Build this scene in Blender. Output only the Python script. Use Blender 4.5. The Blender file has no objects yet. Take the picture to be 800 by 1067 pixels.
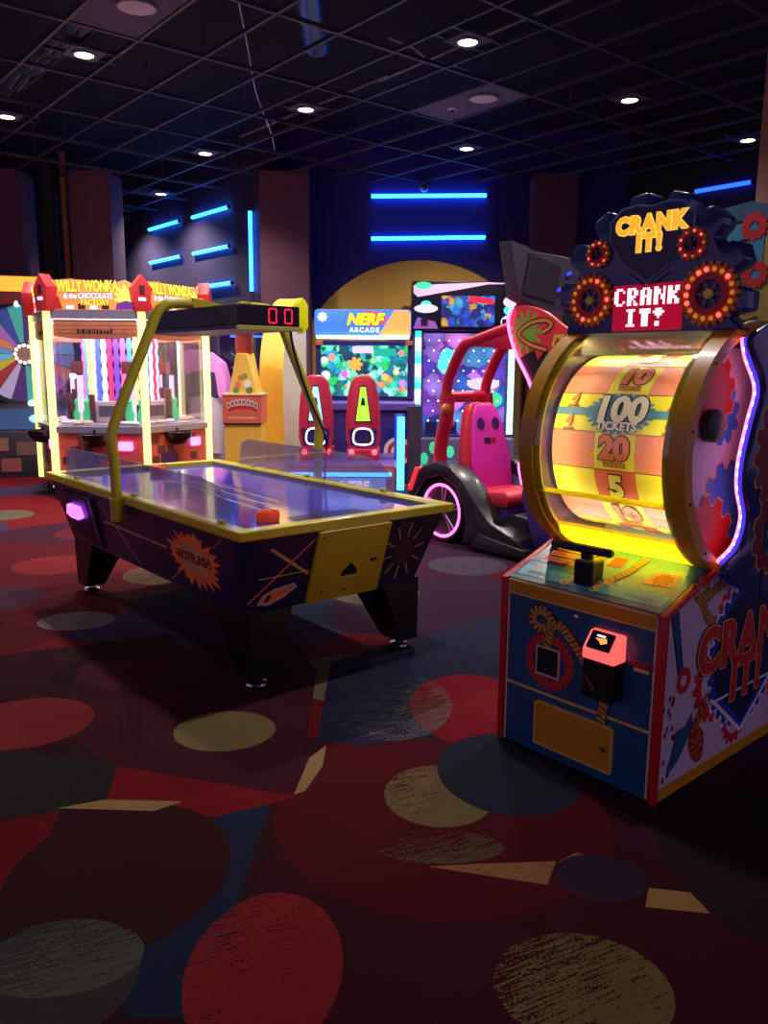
import bpy, bmesh, math, random
from mathutils import Matrix, Vector
random.seed(7)
PI = math.pi
scn = bpy.context.scene
COL = scn.collection

# ------------------------------------------------------------------ camera
CF, CP, CR, CH = 850.3, 0.177, 0.0067, 1.5288      # focal px, pitch down, roll, height
cam_d = bpy.data.cameras.new('camera')
cam_d.sensor_fit = 'VERTICAL'; cam_d.sensor_height = 36.0; cam_d.lens = CF / 1067 * 36.0
cam_d.clip_start = 0.05; cam_d.clip_end = 100
cam = bpy.data.objects.new('camera', cam_d); COL.objects.link(cam)
cam.matrix_world = Matrix.Translation((0, 0, CH)) @ Matrix.Rotation(PI / 2 - CP, 4, 'X') @ Matrix.Rotation(CR, 4, 'Z')
scn.camera = cam

# ------------------------------------------------------------------ world, exposure
vs = scn.view_settings
vs.view_transform = 'Standard'; vs.look = 'None'; vs.gamma = 1.0; vs.use_curve_mapping = False; vs.exposure = 0.5
world = bpy.data.worlds.new('world'); scn.world = world; world.use_nodes = True
bg = world.node_tree.nodes['Background']
bg.inputs[0].default_value = (0.25, 0.155, 0.36, 1); bg.inputs[1].default_value = 0.75
TH = 0.69                                          # yaw of the building grid


def lamp(kind, name, loc, energy, color, size=0.1, rot=None, spot=None, size_y=None, parent=None, blend=0.6):
    d = bpy.data.lights.new(name, kind); d.energy = energy; d.color = color
    if kind == 'AREA':
        d.size = size
        if size_y: d.shape = 'RECTANGLE'; d.size_y = size_y
    else:
        d.shadow_soft_size = size
    if spot: d.spot_size = spot; d.spot_blend = blend
    o = bpy.data.objects.new(name, d); COL.objects.link(o); o.location = loc
    if rot: o.rotation_euler = rot
    if parent: o.parent = parent
    return o


# ------------------------------------------------------------------ helpers
def s2l(c):
    c = c / 255.0
    return c / 12.92 if c <= 0.04045 else ((c + 0.055) / 1.055) ** 2.4


def rgb(r, g, b): return (s2l(r), s2l(g), s2l(b), 1.0)


MATS = {}


def mat(name, col=(128, 128, 128), rough=0.5, metal=0.0, emit=None, es=0.0, var=0.12, vs_=14.0, coat=0.0, bump=0.0, spec=0.5):
    if name in MATS: return MATS[name]
    m = bpy.data.materials.new(name); m.use_nodes = True
    nt = m.node_tree; N = nt.nodes; b = N['Principled BSDF']
    c = rgb(*col)
    b.inputs['Roughness'].default_value = rough; b.inputs['Metallic'].default_value = metal
    b.inputs['Specular IOR Level'].default_value = spec
    if coat: b.inputs['Coat Weight'].default_value = coat; b.inputs['Coat Roughness'].default_value = 0.08
    tc = N.new('ShaderNodeTexCoord'); nz = N.new('ShaderNodeTexNoise'); nz.inputs['Scale'].default_value = vs_; nz.inputs['Detail'].default_value = 3
    nt.links.new(tc.outputs['Object'], nz.inputs['Vector'])
    mx = N.new('ShaderNodeMix'); mx.data_type = 'RGBA'
    mx.inputs[6].default_value = tuple(x * (1 - var) for x in c[:3]) + (1,)
    mx.inputs[7].default_value = tuple(min(1, x * (1 + var)) for x in c[:3]) + (1,)
    nt.links.new(nz.outputs[0], mx.inputs[0]); nt.links.new(mx.outputs[2], b.inputs['Base Color'])
    if emit:
        b.inputs['Emission Color'].default_value = rgb(*emit); b.inputs['Emission Strength'].default_value = es
    if bump:
        bp = N.new('ShaderNodeBump'); bp.inputs['Strength'].default_value = bump
        nt.links.new(nz.outputs[0], bp.inputs['Height']); nt.links.new(bp.outputs[0], b.inputs['Normal'])
    MATS[name] = m
    return m


def glow(name, col=(255, 255, 255), es=1.0, base=None):
    return mat(name, base or col, 0.4, 0, col, es, 0.05)


def clear(name, tint=(235, 240, 250), gloss=0.10, haze=0.0, hazecol=(200, 190, 230), rough=0.02):
    """thin acrylic or glass: mostly see-through, a little mirror, a little milky scratch haze"""
    if name in MATS: return MATS[name]
    m = bpy.data.materials.new(name); m.use_nodes = True
    nt = m.node_tree; N = nt.nodes; N.clear(); Lk = nt.links.new
    out = N.new('ShaderNodeOutputMaterial'); tr = N.new('ShaderNodeBsdfTransparent'); tr.inputs[0].default_value = rgb(*tint)
    gl = N.new('ShaderNodeBsdfGlossy'); gl.inputs['Roughness'].default_value = rough
    lw = N.new('ShaderNodeLayerWeight'); lw.inputs[0].default_value = 0.25
    ma = N.new('ShaderNodeMath'); ma.operation = 'MULTIPLY_ADD'; ma.inputs[1].default_value = 0.55; ma.inputs[2].default_value = gloss
    Lk(lw.outputs['Fresnel'], ma.inputs[0])
    m1 = N.new('ShaderNodeMixShader'); Lk(ma.outputs[0], m1.inputs[0]); Lk(tr.outputs[0], m1.inputs[1]); Lk(gl.outputs[0], m1.inputs[2])
    last = m1
    if haze:
        df = N.new('ShaderNodeBsdfTranslucent'); df.inputs[0].default_value = rgb(*hazecol)
        d2 = N.new('ShaderNodeBsdfDiffuse'); d2.inputs[0].default_value = rgb(*hazecol)
        ad = N.new('ShaderNodeMixShader'); Lk(df.outputs[0], ad.inputs[1]); Lk(d2.outputs[0], ad.inputs[2])
        tc = N.new('ShaderNodeTexCoord'); nz = N.new('ShaderNodeTexNoise'); nz.inputs['Scale'].default_value = 60
        Lk(tc.outputs['Object'], nz.inputs['Vector'])
        mm = N.new('ShaderNodeMath'); mm.operation = 'MULTIPLY'; mm.inputs[1].default_value = haze * 2; Lk(nz.outputs[0], mm.inputs[0])
        m2 = N.new('ShaderNodeMixShader'); Lk(mm.outputs[0], m2.inputs[0]); Lk(m1.outputs[0], m2.inputs[1]); Lk(ad.outputs[0], m2.inputs[2])
        last = m2
    Lk(last.outputs[0], out.inputs[0])
    MATS[name] = m
    return m


def diffuser(name, col):
    """thin coloured plastic that lets the lamp behind it shine through"""
    if name in MATS: return MATS[name]
    m = bpy.data.materials.new(name); m.use_nodes = True
    nt = m.node_tree; N = nt.nodes; N.clear(); Lk = nt.links.new
    out = N.new('ShaderNodeOutputMaterial'); a = N.new('ShaderNodeBsdfDiffuse'); b = N.new('ShaderNodeBsdfTranslucent')
    tc = N.new('ShaderNodeTexCoord'); nz = N.new('ShaderNodeTexNoise'); nz.inputs['Scale'].default_value = 9; Lk(tc.outputs['Object'], nz.inputs['Vector'])
    mx = N.new('ShaderNodeMix'); mx.data_type = 'RGBA'; c = rgb(*col); mx.inputs[6].default_value = tuple(q * 0.92 for q in c[:3]) + (1,); mx.inputs[7].default_value = c
    Lk(nz.outputs[0], mx.inputs[0]); Lk(mx.outputs[2], a.inputs[0]); Lk(mx.outputs[2], b.inputs[0])
    ms = N.new('ShaderNodeMixShader'); ms.inputs[0].default_value = 0.6; Lk(a.outputs[0], ms.inputs[1]); Lk(b.outputs[0], ms.inputs[2]); Lk(ms.outputs[0], out.inputs[0])
    MATS[name] = m
    return m


def cell_screen(name, cols, scale, es, base=(10, 20, 40), stretch=(1, 1, 1)):
    """backlit print or video screen: patches of colour"""
    if name in MATS: return MATS[name]
    m = bpy.data.materials.new(name); m.use_nodes = True
    nt = m.node_tree; N = nt.nodes; b = N['Principled BSDF']; Lk = nt.links.new
    b.inputs['Base Color'].default_value = (0.02, 0.02, 0.03, 1); b.inputs['Roughness'].default_value = 0.25
    tc = N.new('ShaderNodeTexCoord'); mp = N.new('ShaderNodeMapping'); mp.inputs['Scale'].default_value = stretch
    Lk(tc.outputs['Object'], mp.inputs[0])
    nz0 = N.new('ShaderNodeTexNoise'); nz0.inputs['Scale'].default_value = scale * 1.5; Lk(mp.outputs[0], nz0.inputs['Vector'])
    mxv = N.new('ShaderNodeMix'); mxv.data_type = 'RGBA'; mxv.inputs[0].default_value = 0.12
    Lk(mp.outputs[0], mxv.inputs[6]); Lk(nz0.outputs['Color'], mxv.inputs[7])
    vo = N.new('ShaderNodeTexVoronoi'); vo.inputs['Scale'].default_value = scale; Lk(mxv.outputs[2], vo.inputs['Vector'])
    sp = N.new('ShaderNodeSeparateColor'); Lk(vo.outputs['Color'], sp.inputs[0])
    cr = N.new('ShaderNodeValToRGB'); cr.color_ramp.interpolation = 'CONSTANT'
    el = cr.color_ramp.elements
    el[0].position = 0; el[0].color = rgb(*cols[0]); el[1].position = 1 / len(cols); el[1].color = rgb(*cols[1])
    for i, c in enumerate(cols[2:], 2):
        e = el.new(i / len(cols)); e.color = rgb(*c)
    Lk(sp.outputs[0], cr.inputs[0])
    cr2 = N.new('ShaderNodeMath'); cr2.operation = 'MULTIPLY_ADD'; cr2.inputs[1].default_value = -1.0; cr2.inputs[2].default_value = 1.15
    Lk(vo.outputs['Distance'], cr2.inputs[0])
    ml = N.new('ShaderNodeMix'); ml.data_type = 'RGBA'; ml.blend_type = 'MULTIPLY'; ml.inputs[0].default_value = 1.0
    Lk(cr.outputs[0], ml.inputs[6]); Lk(cr2.outputs[0], ml.inputs[7])
    Lk(ml.outputs[2], b.inputs['Emission Color']); b.inputs['Emission Strength'].default_value = es
    MATS[name] = m
    return m


def link_mesh(name, verts, faces, m, parent=None, smooth=False, bevel=0.0, seg=2):
    me = bpy.data.meshes.new(name); me.from_pydata([tuple(v) for v in verts], [], faces); me.update()
    bm = bmesh.new(); bm.from_mesh(me)
    bmesh.ops.recalc_face_normals(bm, faces=bm.faces)
    if bevel:
        ed = [e for e in bm.edges if len(e.link_faces) == 2 and e.calc_face_angle(0) > 0.5]
        bmesh.ops.bevel(bm, geom=ed, offset=bevel, segments=seg, affect='EDGES', profile=0.5)
    bm.to_mesh(me); bm.free()
    if smooth:
        for p in me.polygons: p.use_smooth = True
        me.set_sharp_from_angle(angle=0.7)
    o = bpy.data.objects.new(name, me); COL.objects.link(o)
    if m: me.materials.append(m)
    if parent: o.parent = parent
    return o


def box(name, lo, hi, m, parent=None, bevel=0.0, M=None):
    x0, y0, z0 = lo; x1, y1, z1 = hi
    v = [Vector(p) for p in ((x0, y0, z0), (x1, y0, z0), (x1, y1, z0), (x0, y1, z0), (x0, y0, z1), (x1, y0, z1), (x1, y1, z1), (x0, y1, z1))]
    if M: v = [M @ p for p in v]
    f = [(0, 3, 2, 1), (4, 5, 6, 7), (0, 1, 5, 4), (1, 2, 6, 5), (2, 3, 7, 6), (3, 0, 4, 7)]
    return link_mesh(name, v, f, m, parent, False, bevel)


def fr(o, x, y):
    x = Vector(x).normalized(); y = Vector(y).normalized(); n = x.cross(y)
    return Matrix(((x.x, y.x, n.x, o[0]), (x.y, y.y, n.y, o[1]), (x.z, y.z, n.z, o[2]), (0, 0, 0, 1)))


def FRONT(y, x=0, z=0): return fr((x, y, z), (1, 0, 0), (0, 0, 1))          # normal -y
def RIGHT(x, y=0, z=0): return fr((x, y, z), (0, 1, 0), (0, 0, 1))          # normal +x
def LEFT(x, y=0, z=0): return fr((x, y, z), (0, -1, 0), (0, 0, 1))          # normal -x
def TOP(z, x=0, y=0): return fr((x, y, z), (1, 0, 0), (0, 1, 0))            # normal +z


def prism(name, pts, F, d0, d1, m, parent=None, bevel=0.0, smooth=False, top_scale=None):
    n = len(pts); cx = sum(p[0] for p in pts) / n; cy = sum(p[1] for p in pts) / n; ts = top_scale or 1
    v = [F @ Vector((p[0], p[1], d0)) for p in pts] + [F @ Vector((cx + (p[0] - cx) * ts, cy + (p[1] - cy) * ts, d1)) for p in pts]
    f = [tuple(range(n))[::-1], tuple(range(n, 2 * n))] + [(i, (i + 1) % n, (i + 1) % n + n, i + n) for i in range(n)]
    return link_mesh(name, v, f, m, parent, smooth or bevel > 0, bevel)


def circ(r, n=24, cx=0, cy=0, a0=0, ry=None):
    return [(cx + r * math.cos(a0 + 2 * PI * i / n), cy + (ry or r) * math.sin(a0 + 2 * PI * i / n)) for i in range(n)]


def rect(x0, y0, x1, y1): return [(x0, y0), (x1, y0), (x1, y1), (x0, y1)]


def rrect(x0, y0, x1, y1, r, n=5):
    o = []
    for cx, cy, a in ((x1 - r, y1 - r, 0), (x0 + r, y1 - r, PI / 2), (x0 + r, y0 + r, PI), (x1 - r, y0 + r, 1.5 * PI)):
        o += [(cx + r * math.cos(a + PI / 2 * i / n), cy + r * math.sin(a + PI / 2 * i / n)) for i in range(n + 1)]
    return o


def gear_pts(r, rt, n, cx=0, cy=0, a0=0, duty=0.5):
    o = []
    st = 2 * PI / n
    for i in range(n):
        a = a0 + i * st
        for k, rr in ((-0.5 * duty - 0.14, r), (-0.5 * duty + 0.06, rt), (0.5 * duty - 0.06, rt), (0.5 * duty + 0.14, r)):
            o.append((cx + rr * math.cos(a + k * st), cy + rr * math.sin(a + k * st)))
    return o


def holed(name, outer, r_in, c, F, d0, d1, m, parent=None):
    """outline with a round hole: strip between the outline and a circle of as many points"""
    n = len(outer)
    inner = []
    for p in outer:
        a = math.atan2(p[1] - c[1], p[0] - c[0]); inner.append((c[0] + r_in * math.cos(a), c[1] + r_in * math.sin(a)))
    v = [F @ Vector((p[0], p[1], d)) for d in (d0, d1) for P in (outer, inner) for p in P]
    f = []
    for i in range(n):
        j = (i + 1) % n
        f += [(i, j, n + j, n + i), (2 * n + i, 3 * n + i, 3 * n + j, 2 * n + j), (i, 2 * n + i, 2 * n + j, j), (n + i, n + j, 3 * n + j, 3 * n + i)]
    return link_mesh(name, v, f, m, parent)


def arc_band(name, r0, r1, a0, a1, F, d0, d1, m, parent=None, seg=32, smooth=True, cx=0, cy=0):
    v = []; f = []
    for i in range(seg + 1):
        a = a0 + (a1 - a0) * i / seg; c, s = math.cos(a), math.sin(a)
        v += [F @ Vector((cx + r * c, cy + r * s, d)) for r, d in ((r0, d0), (r1, d0), (r1, d1), (r0, d1))]
    for i in range(seg):
        b = 4 * i
        f += [(b + k, b + (k + 1) % 4, b + 4 + (k + 1) % 4, b + 4 + k) for k in range(4)]
    full = abs(abs(a1 - a0) - 2 * PI) < 1e-6
    if not full: f += [(0, 3, 2, 1), (4 * seg, 4 * seg + 1, 4 * seg + 2, 4 * seg + 3)]
    return link_mesh(name, v, f, m, parent, smooth)


def tube(name, pts, r, m, parent=None, seg=10, closed=False, smooth=True):
    pts = [Vector(p) for p in pts]; n = len(pts)
    rs = r if isinstance(r, (list, tuple)) else [r] * n
    v = []; f = []; up = None
    for i in range(n):
        if closed: t = pts[(i + 1) % n] - pts[i - 1]
        else: t = pts[min(i + 1, n - 1)] - pts[max(i - 1, 0)]
        t.normalize()
        if up is None:
            up = Vector((0, 0, 1)) if abs(t.z) < 0.9 else Vector((1, 0, 0))
        up = (up - t * up.dot(t)).normalized(); w = t.cross(up)
        v += [pts[i] + (up * math.cos(2 * PI * k / seg) + w * math.sin(2 * PI * k / seg)) * rs[i] for k in range(seg)]
    for i in range(n if closed else n - 1):
        a = i * seg; b = ((i + 1) % n) * seg
        f += [(a + k, a + (k + 1) % seg, b + (k + 1) % seg, b + k) for k in range(seg)]
    if not closed: f += [tuple(range(seg))[::-1], tuple(range((n - 1) * seg, n * seg))]
    return link_mesh(name, v, f, m, parent, smooth)


def smooth_path(pts, sub=6, closed=False):
    """Catmull-Rom through points"""
    P = [Vector(p) for p in pts]; n = len(P); o = []
    rng = range(n if closed else n - 1)
    for i in rng:
        p0 = P[i - 1] if (closed or i > 0) else P[0]; p1 = P[i]; p2 = P[(i + 1) % n]; p3 = P[(i + 2) % n] if (closed or i + 2 < n) else P[n - 1]
        for k in range(sub):
            t = k / sub
            o.append(0.5 * ((2 * p1) + (p2 - p0) * t + (2 * p0 - 5 * p1 + 4 * p2 - p3) * t * t + (3 * p1 - p0 - 3 * p2 + p3) * t ** 3))
    if not closed: o.append(P[-1])
    return o


def lathe(name, prof, F, m, parent=None, seg=24, smooth=True):
    v = []; f = []; n = len(prof)
    for k in range(seg):
        a = 2 * PI * k / seg
        v += [F @ Vector((r * math.cos(a), r * math.sin(a), h)) for r, h in prof]
    for k in range(seg):
        a = k * n; b = ((k + 1) % seg) * n
        f += [(a + i, b + i, b + i + 1, a + i + 1) for i in range(n - 1)]
    f += [tuple(k * n for k in range(seg))[::-1], tuple(k * n + n - 1 for k in range(seg))]
    return link_mesh(name, v, f, m, parent, smooth)


def ball(name, c, r, m, parent=None, seg=10, sc=(1, 1, 1)):
    v = []; f = []; rings = 6
    for i in range(1, rings):
        t = PI * i / rings
        v += [(c[0] + sc[0] * r * math.sin(t) * math.cos(2 * PI * k / seg), c[1] + sc[1] * r * math.sin(t) * math.sin(2 * PI * k / seg), c[2] + sc[2] * r * math.cos(t)) for k in range(seg)]
    for i in range(rings - 2):
        f += [(i * seg + k, (i + 1) * seg + k, (i + 1) * seg + (k + 1) % seg, i * seg + (k + 1) % seg) for k in range(seg)]
    a = len(v); v += [(c[0], c[1], c[2] + sc[2] * r), (c[0], c[1], c[2] - sc[2] * r)]
    f += [(a, k, (k + 1) % seg) for k in range(seg)] + [(a + 1, (rings - 2) * seg + (k + 1) % seg, (rings - 2) * seg + k) for k in range(seg)]
    return link_mesh(name, v, f, m, parent, True)


def text(name, s, size, F, m, parent=None, ext=0.0015, bold=0.0, off=0.0, sx=1.0, shear=0.0, warp=None, space=1.0, line=0.8):
    cu = bpy.data.curves.new(name, 'FONT'); cu.body = s; cu.size = size; cu.align_x = 'CENTER'; cu.align_y = 'CENTER'
    cu.offset = bold * size; cu.extrude = ext; cu.shear = shear; cu.resolution_u = 3; cu.space_character = space; cu.space_line = line
    t = bpy.data.objects.new(name, cu); COL.objects.link(t)
    me = bpy.data.meshes.new_from_object(t); me.name = name
    bpy.data.objects.remove(t); bpy.data.curves.remove(cu)
    if warp:
        bm = bmesh.new(); bm.from_mesh(me)
        for q in range(-5, 6):
            bmesh.ops.bisect_plane(bm, geom=bm.verts[:] + bm.edges[:] + bm.faces[:], plane_co=(0, q * size / 9, 0), plane_no=(0, 1, 0))
        bm.to_mesh(me); bm.free()
    for v in me.vertices:
        p = Vector((v.co.x * sx, v.co.y, v.co.z + off + ext))
        if warp: p = warp(p)
        v.co = F @ p if F else p
    me.materials.clear(); me.materials.append(m)
    o = bpy.data.objects.new(name, me); COL.objects.link(o)
    if parent: o.parent = parent
    return o


def text2(s, size, F, m, mo, parent, bold=0.03, out=0.07, off=0.0, **k):
    """lettering with an outline behind it"""
    text('lettering_outline', s, size, F, mo, parent, bold=out, off=off, **k)
    text('lettering', s, size, F, m, parent, bold=bold, off=off + 0.0035, **k)


def thing(name, label, cat, loc=(0, 0, 0), rz=0, group=None):
    o = bpy.data.objects.new(name, None); COL.objects.link(o); o.empty_display_size = 0.2
    o.location = loc; o.rotation_euler = (0, 0, rz); o['label'] = label; o['category'] = cat
    if group: o['group'] = group
    return o


def tag(o, label, cat, group=None):
    o['label'] = label; o['category'] = cat
    if group: o['group'] = group
    return o


def struct(o): o['kind'] = 'structure'; return o


def strip_print(name, path, w, F, d, m, parent, closed=False):
    """flat printed band of width w along a 2-D path"""
    P = [Vector((p[0], p[1], 0)) for p in path]; n = len(P); v = []; f = []
    for i in range(n):
        t = (P[(i + 1) % n] - P[i - 1]) if closed else (P[min(i + 1, n - 1)] - P[max(i - 1, 0)])
        t.normalize(); q = Vector((-t.y, t.x, 0)) * w / 2
        v += [F @ (P[i] + q + Vector((0, 0, d))), F @ (P[i] - q + Vector((0, 0, d)))]
    for i in range(n if closed else n - 1):
        a, b = 2 * i, 2 * ((i + 1) % n); f.append((a, a + 1, b + 1, b))
    return link_mesh(name, v, f, m, parent)


def rope(path, w, F, d, m1, m2, parent, step=0.03, closed=False):
    """rope print: dark band with lighter lay strands on it, kept as one flat print"""
    pts = [Vector((p[0], p[1], 0)) for p in smooth_path([(p[0], p[1], 0) for p in path], 8, closed)]
    strip_print('rope_band', pts, w, F, d, m2, parent, closed)  # brown band under the tan strands
    L = 0; v = []; f = []
    seq = pts + ([pts[0]] if closed else [])
    for a, b in zip(seq, seq[1:]):
        dl = (b - a).length
        if dl < 1e-6: continue
        t = (b - a) / dl; q = Vector((-t.y, t.x, 0)) * w * 0.44
        pos = 0
        while pos < dl:
            k = (L + pos) / step
            if k >= len(v) / 4:
                c = a + t * pos; s = t * step * 0.36; sk = t * step * 0.25
                v += [F @ (x + Vector((0, 0, d + 0.001))) for x in (c - s - q - sk, c + s - q - sk, c + s + q + sk, c - s + q + sk)]
                n = len(v); f.append((n - 4, n - 3, n - 2, n - 1))
            pos += step / 6
        L += dl
    return link_mesh('rope_strands', v, f, m1, parent)


def px_ray(u, v):
    X = (u - 400) / CF; Y = -(v - 533.5) / CF; c, s = math.cos(CR), math.sin(CR)
    X, Y = c * X - s * Y, s * X + c * Y
    cp, sp = math.cos(CP), math.sin(CP)
    return Vector((X, cp + Y * sp, -sp + Y * cp))


def ground(u, v, z=0.0):
    d = px_ray(u, v); return Vector((0, 0, CH)) + d * ((z - CH) / d.z)


EX = Vector((math.sin(TH), -math.cos(TH), 0)); EY = Vector((math.cos(TH), math.sin(TH), 0))
def bw(x, y, z=0): return EX * x + EY * y + Vector((0, 0, z))       # building grid -> world
BM = Matrix(((EX.x, EY.x, 0, 0), (EX.y, EY.y, 0, 0), (0, 0, 1, 0), (0, 0, 0, 1)))

# ================================================================== carpet
def carpet_material():
    m = bpy.data.materials.new('patterned_carpet'); m.use_nodes = True
    nt = m.node_tree; N = nt.nodes; b = N['Principled BSDF']; Lk = nt.links.new
    b.inputs['Roughness'].default_value = 0.95; b.inputs['Specular IOR Level'].default_value = 0.1
    tc = N.new('ShaderNodeTexCoord'); pos = tc.outputs['Object']

    def math_(op, a, b_=None, c=None):
        n = N.new('ShaderNodeMath'); n.operation = op
        for i, x in enumerate((a, b_, c)):
            if x is None: continue
            if isinstance(x, (int, float)): n.inputs[i].default_value = x
            else: Lk(x, n.inputs[i])
        return n.outputs[0]

    def mixc(fac, a, c):
        n = N.new('ShaderNodeMix'); n.data_type = 'RGBA'
        Lk(fac, n.inputs[0])
        for i, x in ((6, a), (7, c)):
            if isinstance(x, tuple): n.inputs[i].default_value = x
            else: Lk(x, n.inputs[i])
        return n.outputs[2]

    def mapping(loc, rot, sc):
        n = N.new('ShaderNodeMapping'); n.vector_type = 'TEXTURE'
        n.inputs['Location'].default_value = loc; n.inputs['Rotation'].default_value = (0, 0, rot); n.inputs['Scale'].default_value = sc
        Lk(pos, n.inputs[0]); return n.outputs[0]

    def noise(scale, vec=None, detail=2.0):
        n = N.new('ShaderNodeTexNoise'); n.inputs['Scale'].default_value = scale; n.inputs['Detail'].default_value = detail
        Lk(vec or pos, n.inputs['Vector']); return n.outputs[0]

    def ramp(fac, cols):
        n = N.new('ShaderNodeValToRGB'); n.color_ramp.interpolation = 'CONSTANT'; el = n.color_ramp.elements
        for i, c in enumerate(cols):
            e = el[i] if i < 2 else el.new(i / len(cols))
            e.position = i / len(cols); e.color = rgb(*c)
        Lk(fac, n.inputs[0]); return n.outputs[0]

    streak = math_('MULTIPLY_ADD', noise(1.0, mapping((0, 0, 0), 0.45, (0.11, 0.007, 1)), 4.0), 0.6, math_('MULTIPLY', noise(120.0, None, 2.0), 0.4))        # brushed strokes
    scratch = math_('GREATER_THAN', streak, 0.50)
    pal = [(104, 22, 34), (62, 34, 62), (44, 52, 82), (132, 26, 36), (76, 30, 54), (48, 46, 46), (92, 22, 32), (78, 56, 92)]

    def cells(scale, loc):
        v = N.new('ShaderNodeTexVoronoi'); v.voronoi_dimensions = '2D'; v.inputs['Scale'].default_value = scale
        v.inputs['Randomness'].default_value = 0.9
        mp = mapping(loc, 0.5, (1, 1, 1)); Lk(mp, v.inputs['Vector']); return v
    va = cells(0.95, (0.3, 0.2, 0)); sa = N.new('ShaderNodeSeparateColor'); Lk(va.outputs['Color'], sa.inputs[0])
    col = ramp(sa.outputs[0], pal)
    vb = cells(0.85, (5.3, 2.2, 0)); sb = N.new('ShaderNodeSeparateColor'); Lk(vb.outputs['Color'], sb.inputs[0])
    disc = math_('LESS_THAN', vb.outputs['Distance'], 0.26)
    dcol = ramp(sb.outputs[1], [(146, 38, 46), (118, 112, 84), (52, 58, 82), (130, 124, 92), (96, 26, 38), (92, 86, 100)])
    half = math_('GREATER_THAN', math_('ADD', sb.outputs[0], scratch), 0.6)
    col = mixc(math_('MULTIPLY', disc, half), col, dcol)

    def ell(pts, c, brush=0, thr=None, cut=None):
        """ellipse on the floor from photo pixels: left, right, far, near"""
        nonlocal col
        l, r, f, n = [ground(*p) for p in pts]
        cx, cy = (l.x + r.x) / 2, (f.y + n.y) / 2
        mp = mapping((cx, cy, 0), 0, ((r.x - l.x) / 2, (f.y - n.y) / 2, 1))
        ln = N.new('ShaderNodeVectorMath'); ln.operation = 'LENGTH'; Lk(mp, ln.inputs[0])
        # flatten z: floor is at z = 0 so length is planar
        msk = math_('LESS_THAN', ln.outputs['Value'], 1.0)
        if brush:
            sx_ = N.new('ShaderNodeSeparateXYZ'); Lk(mp, sx_.inputs[0])
            fade = math_('MULTIPLY_ADD', sx_.outputs[0], 0.06, math_('MULTIPLY', sx_.outputs[1], -0.05))
            msk = math_('MULTIPLY', msk, math_('GREATER_THAN', math_('ADD', streak, fade), brush))
        if cut: msk = math_('MULTIPLY', msk, halfplane(*cut))
        col = mixc(msk, col, rgb(*c))

    def halfplane(p, q):
        a, b_ = ground(*p), ground(*q); d = b_ - a; nx, ny = d.y, -d.x; L_ = math.hypot(nx, ny); nx /= L_; ny /= L_
        dt = N.new('ShaderNodeVectorMath'); dt.operation = 'DOT_PRODUCT'; Lk(pos, dt.inputs[0]); dt.inputs[1].default_value = (nx, ny, 0)
        return math_('GREATER_THAN', dt.outputs['Value'], nx * a.x + ny * a.y)

    def poly(pts, c, brush=0):
        """convex patch, listed clockwise as seen in the photo"""
        nonlocal col
        msk = None
        for i in range(len(pts)):
            h = halfplane(pts[i], pts[(i + 1) % len(pts)]); msk = h if msk is None else math_('MULTIPLY', msk, h)
        if brush: msk = math_('MULTIPLY', msk, math_('GREATER_THAN', streak, brush))
        col = mixc(msk, col, rgb(*c))

    # patches of the near carpet and a painted shadow, in paint order
    poly([(-60, 690), (180, 660), (345, 840), (300, 1130), (-60, 1130)], (64, 28, 36))
    poly([(85, 690), (300, 660), (330, 700), (310, 835), (120, 800), (60, 760)], (84, 30, 48))
    poly([(300, 838), (470, 820), (860, 960), (860, 1140), (180, 1140)], (76, 26, 38))
    poly([(345, 690), (520, 640), (540, 780), (460, 790), (330, 770)], (46, 48, 76))
    ell([(300, 790), (640, 860), (470, 770), (470, 960)], (98, 22, 32))
    poly([(300, 838), (345, 772), (470, 800), (400, 880)], (104, 24, 32))
    poly([(-40, 775), (122, 797), (108, 838), (-40, 870)], (52, 46, 42))
    poly([(122, 798), (308, 830), (232, 852), (110, 838)], (146, 26, 34))
    poly([(-60, 866), (62, 845), (30, 920), (-60, 1010)], (122, 22, 30))
    poly([(228, 850), (306, 832), (240, 965), (210, 1060), (130, 1060), (120, 960)], (40, 48, 76))
    ell([(10, 910), (240, 900), (130, 838), (130, 1000)], (66, 26, 32))
    ell([(-45, 755), (97, 750), (40, 727), (40, 782)], (152, 50, 52))
    ell([(181, 762), (287, 760), (235, 741), (235, 783)], (146, 130, 84), 0.36)
    ell([(-40, 1020), (143, 1020), (60, 957), (60, 1100)], (74, 66, 62))
    ell([(-40, 1005), (143, 1010), (60, 957), (60, 1040)], (96, 100, 88), 0.5)
    ell([(190, 1020), (357, 1010), (280, 930), (280, 1110)], (164, 44, 44), 0.40)
    ell([(427, 740), (560, 740), (500, 703), (500, 778)], (150, 26, 42))
    ell([(400, 830), (515, 830), (455, 798), (455, 862)], (140, 122, 78), 0.42)
    ell([(456, 805), (610, 810), (520, 764), (520, 851)], (48, 50, 66))
    ell([(390, 882), (525, 884), (455, 865), (455, 900)], (112, 98, 70), 0.52)
    ell([(515, 1030), (700, 1030), (610, 972), (610, 1095)], (136, 118, 66), 0.46)
    ell([(40, 647), (118, 647), (80, 637), (80, 657)], (140, 124, 118), 0.40)
    ell([(340, 730), (470, 730), (420, 700), (420, 772)], (120, 116, 112), 0.56)
    poly([(60, 842), (110, 833), (190, 835), (160, 845)], (190, 150, 98))
    poly([(306, 828), (322, 790), (340, 776), (336, 798), (318, 824)], (190, 150, 96))
    poly([(440, 902), (500, 900), (580, 896), (570, 922)], (186, 126, 84), 0.40)
    poly([(672, 945), (676, 925), (720, 930), (740, 952)], (190, 148, 84), 0.35)
    poly([(582, 898), (600, 888), (660, 902), (650, 912)], (176, 120, 76), 0.38)
    ell([(578, 912), (676, 920), (625, 890), (625, 940)], (66, 44, 64))
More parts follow.
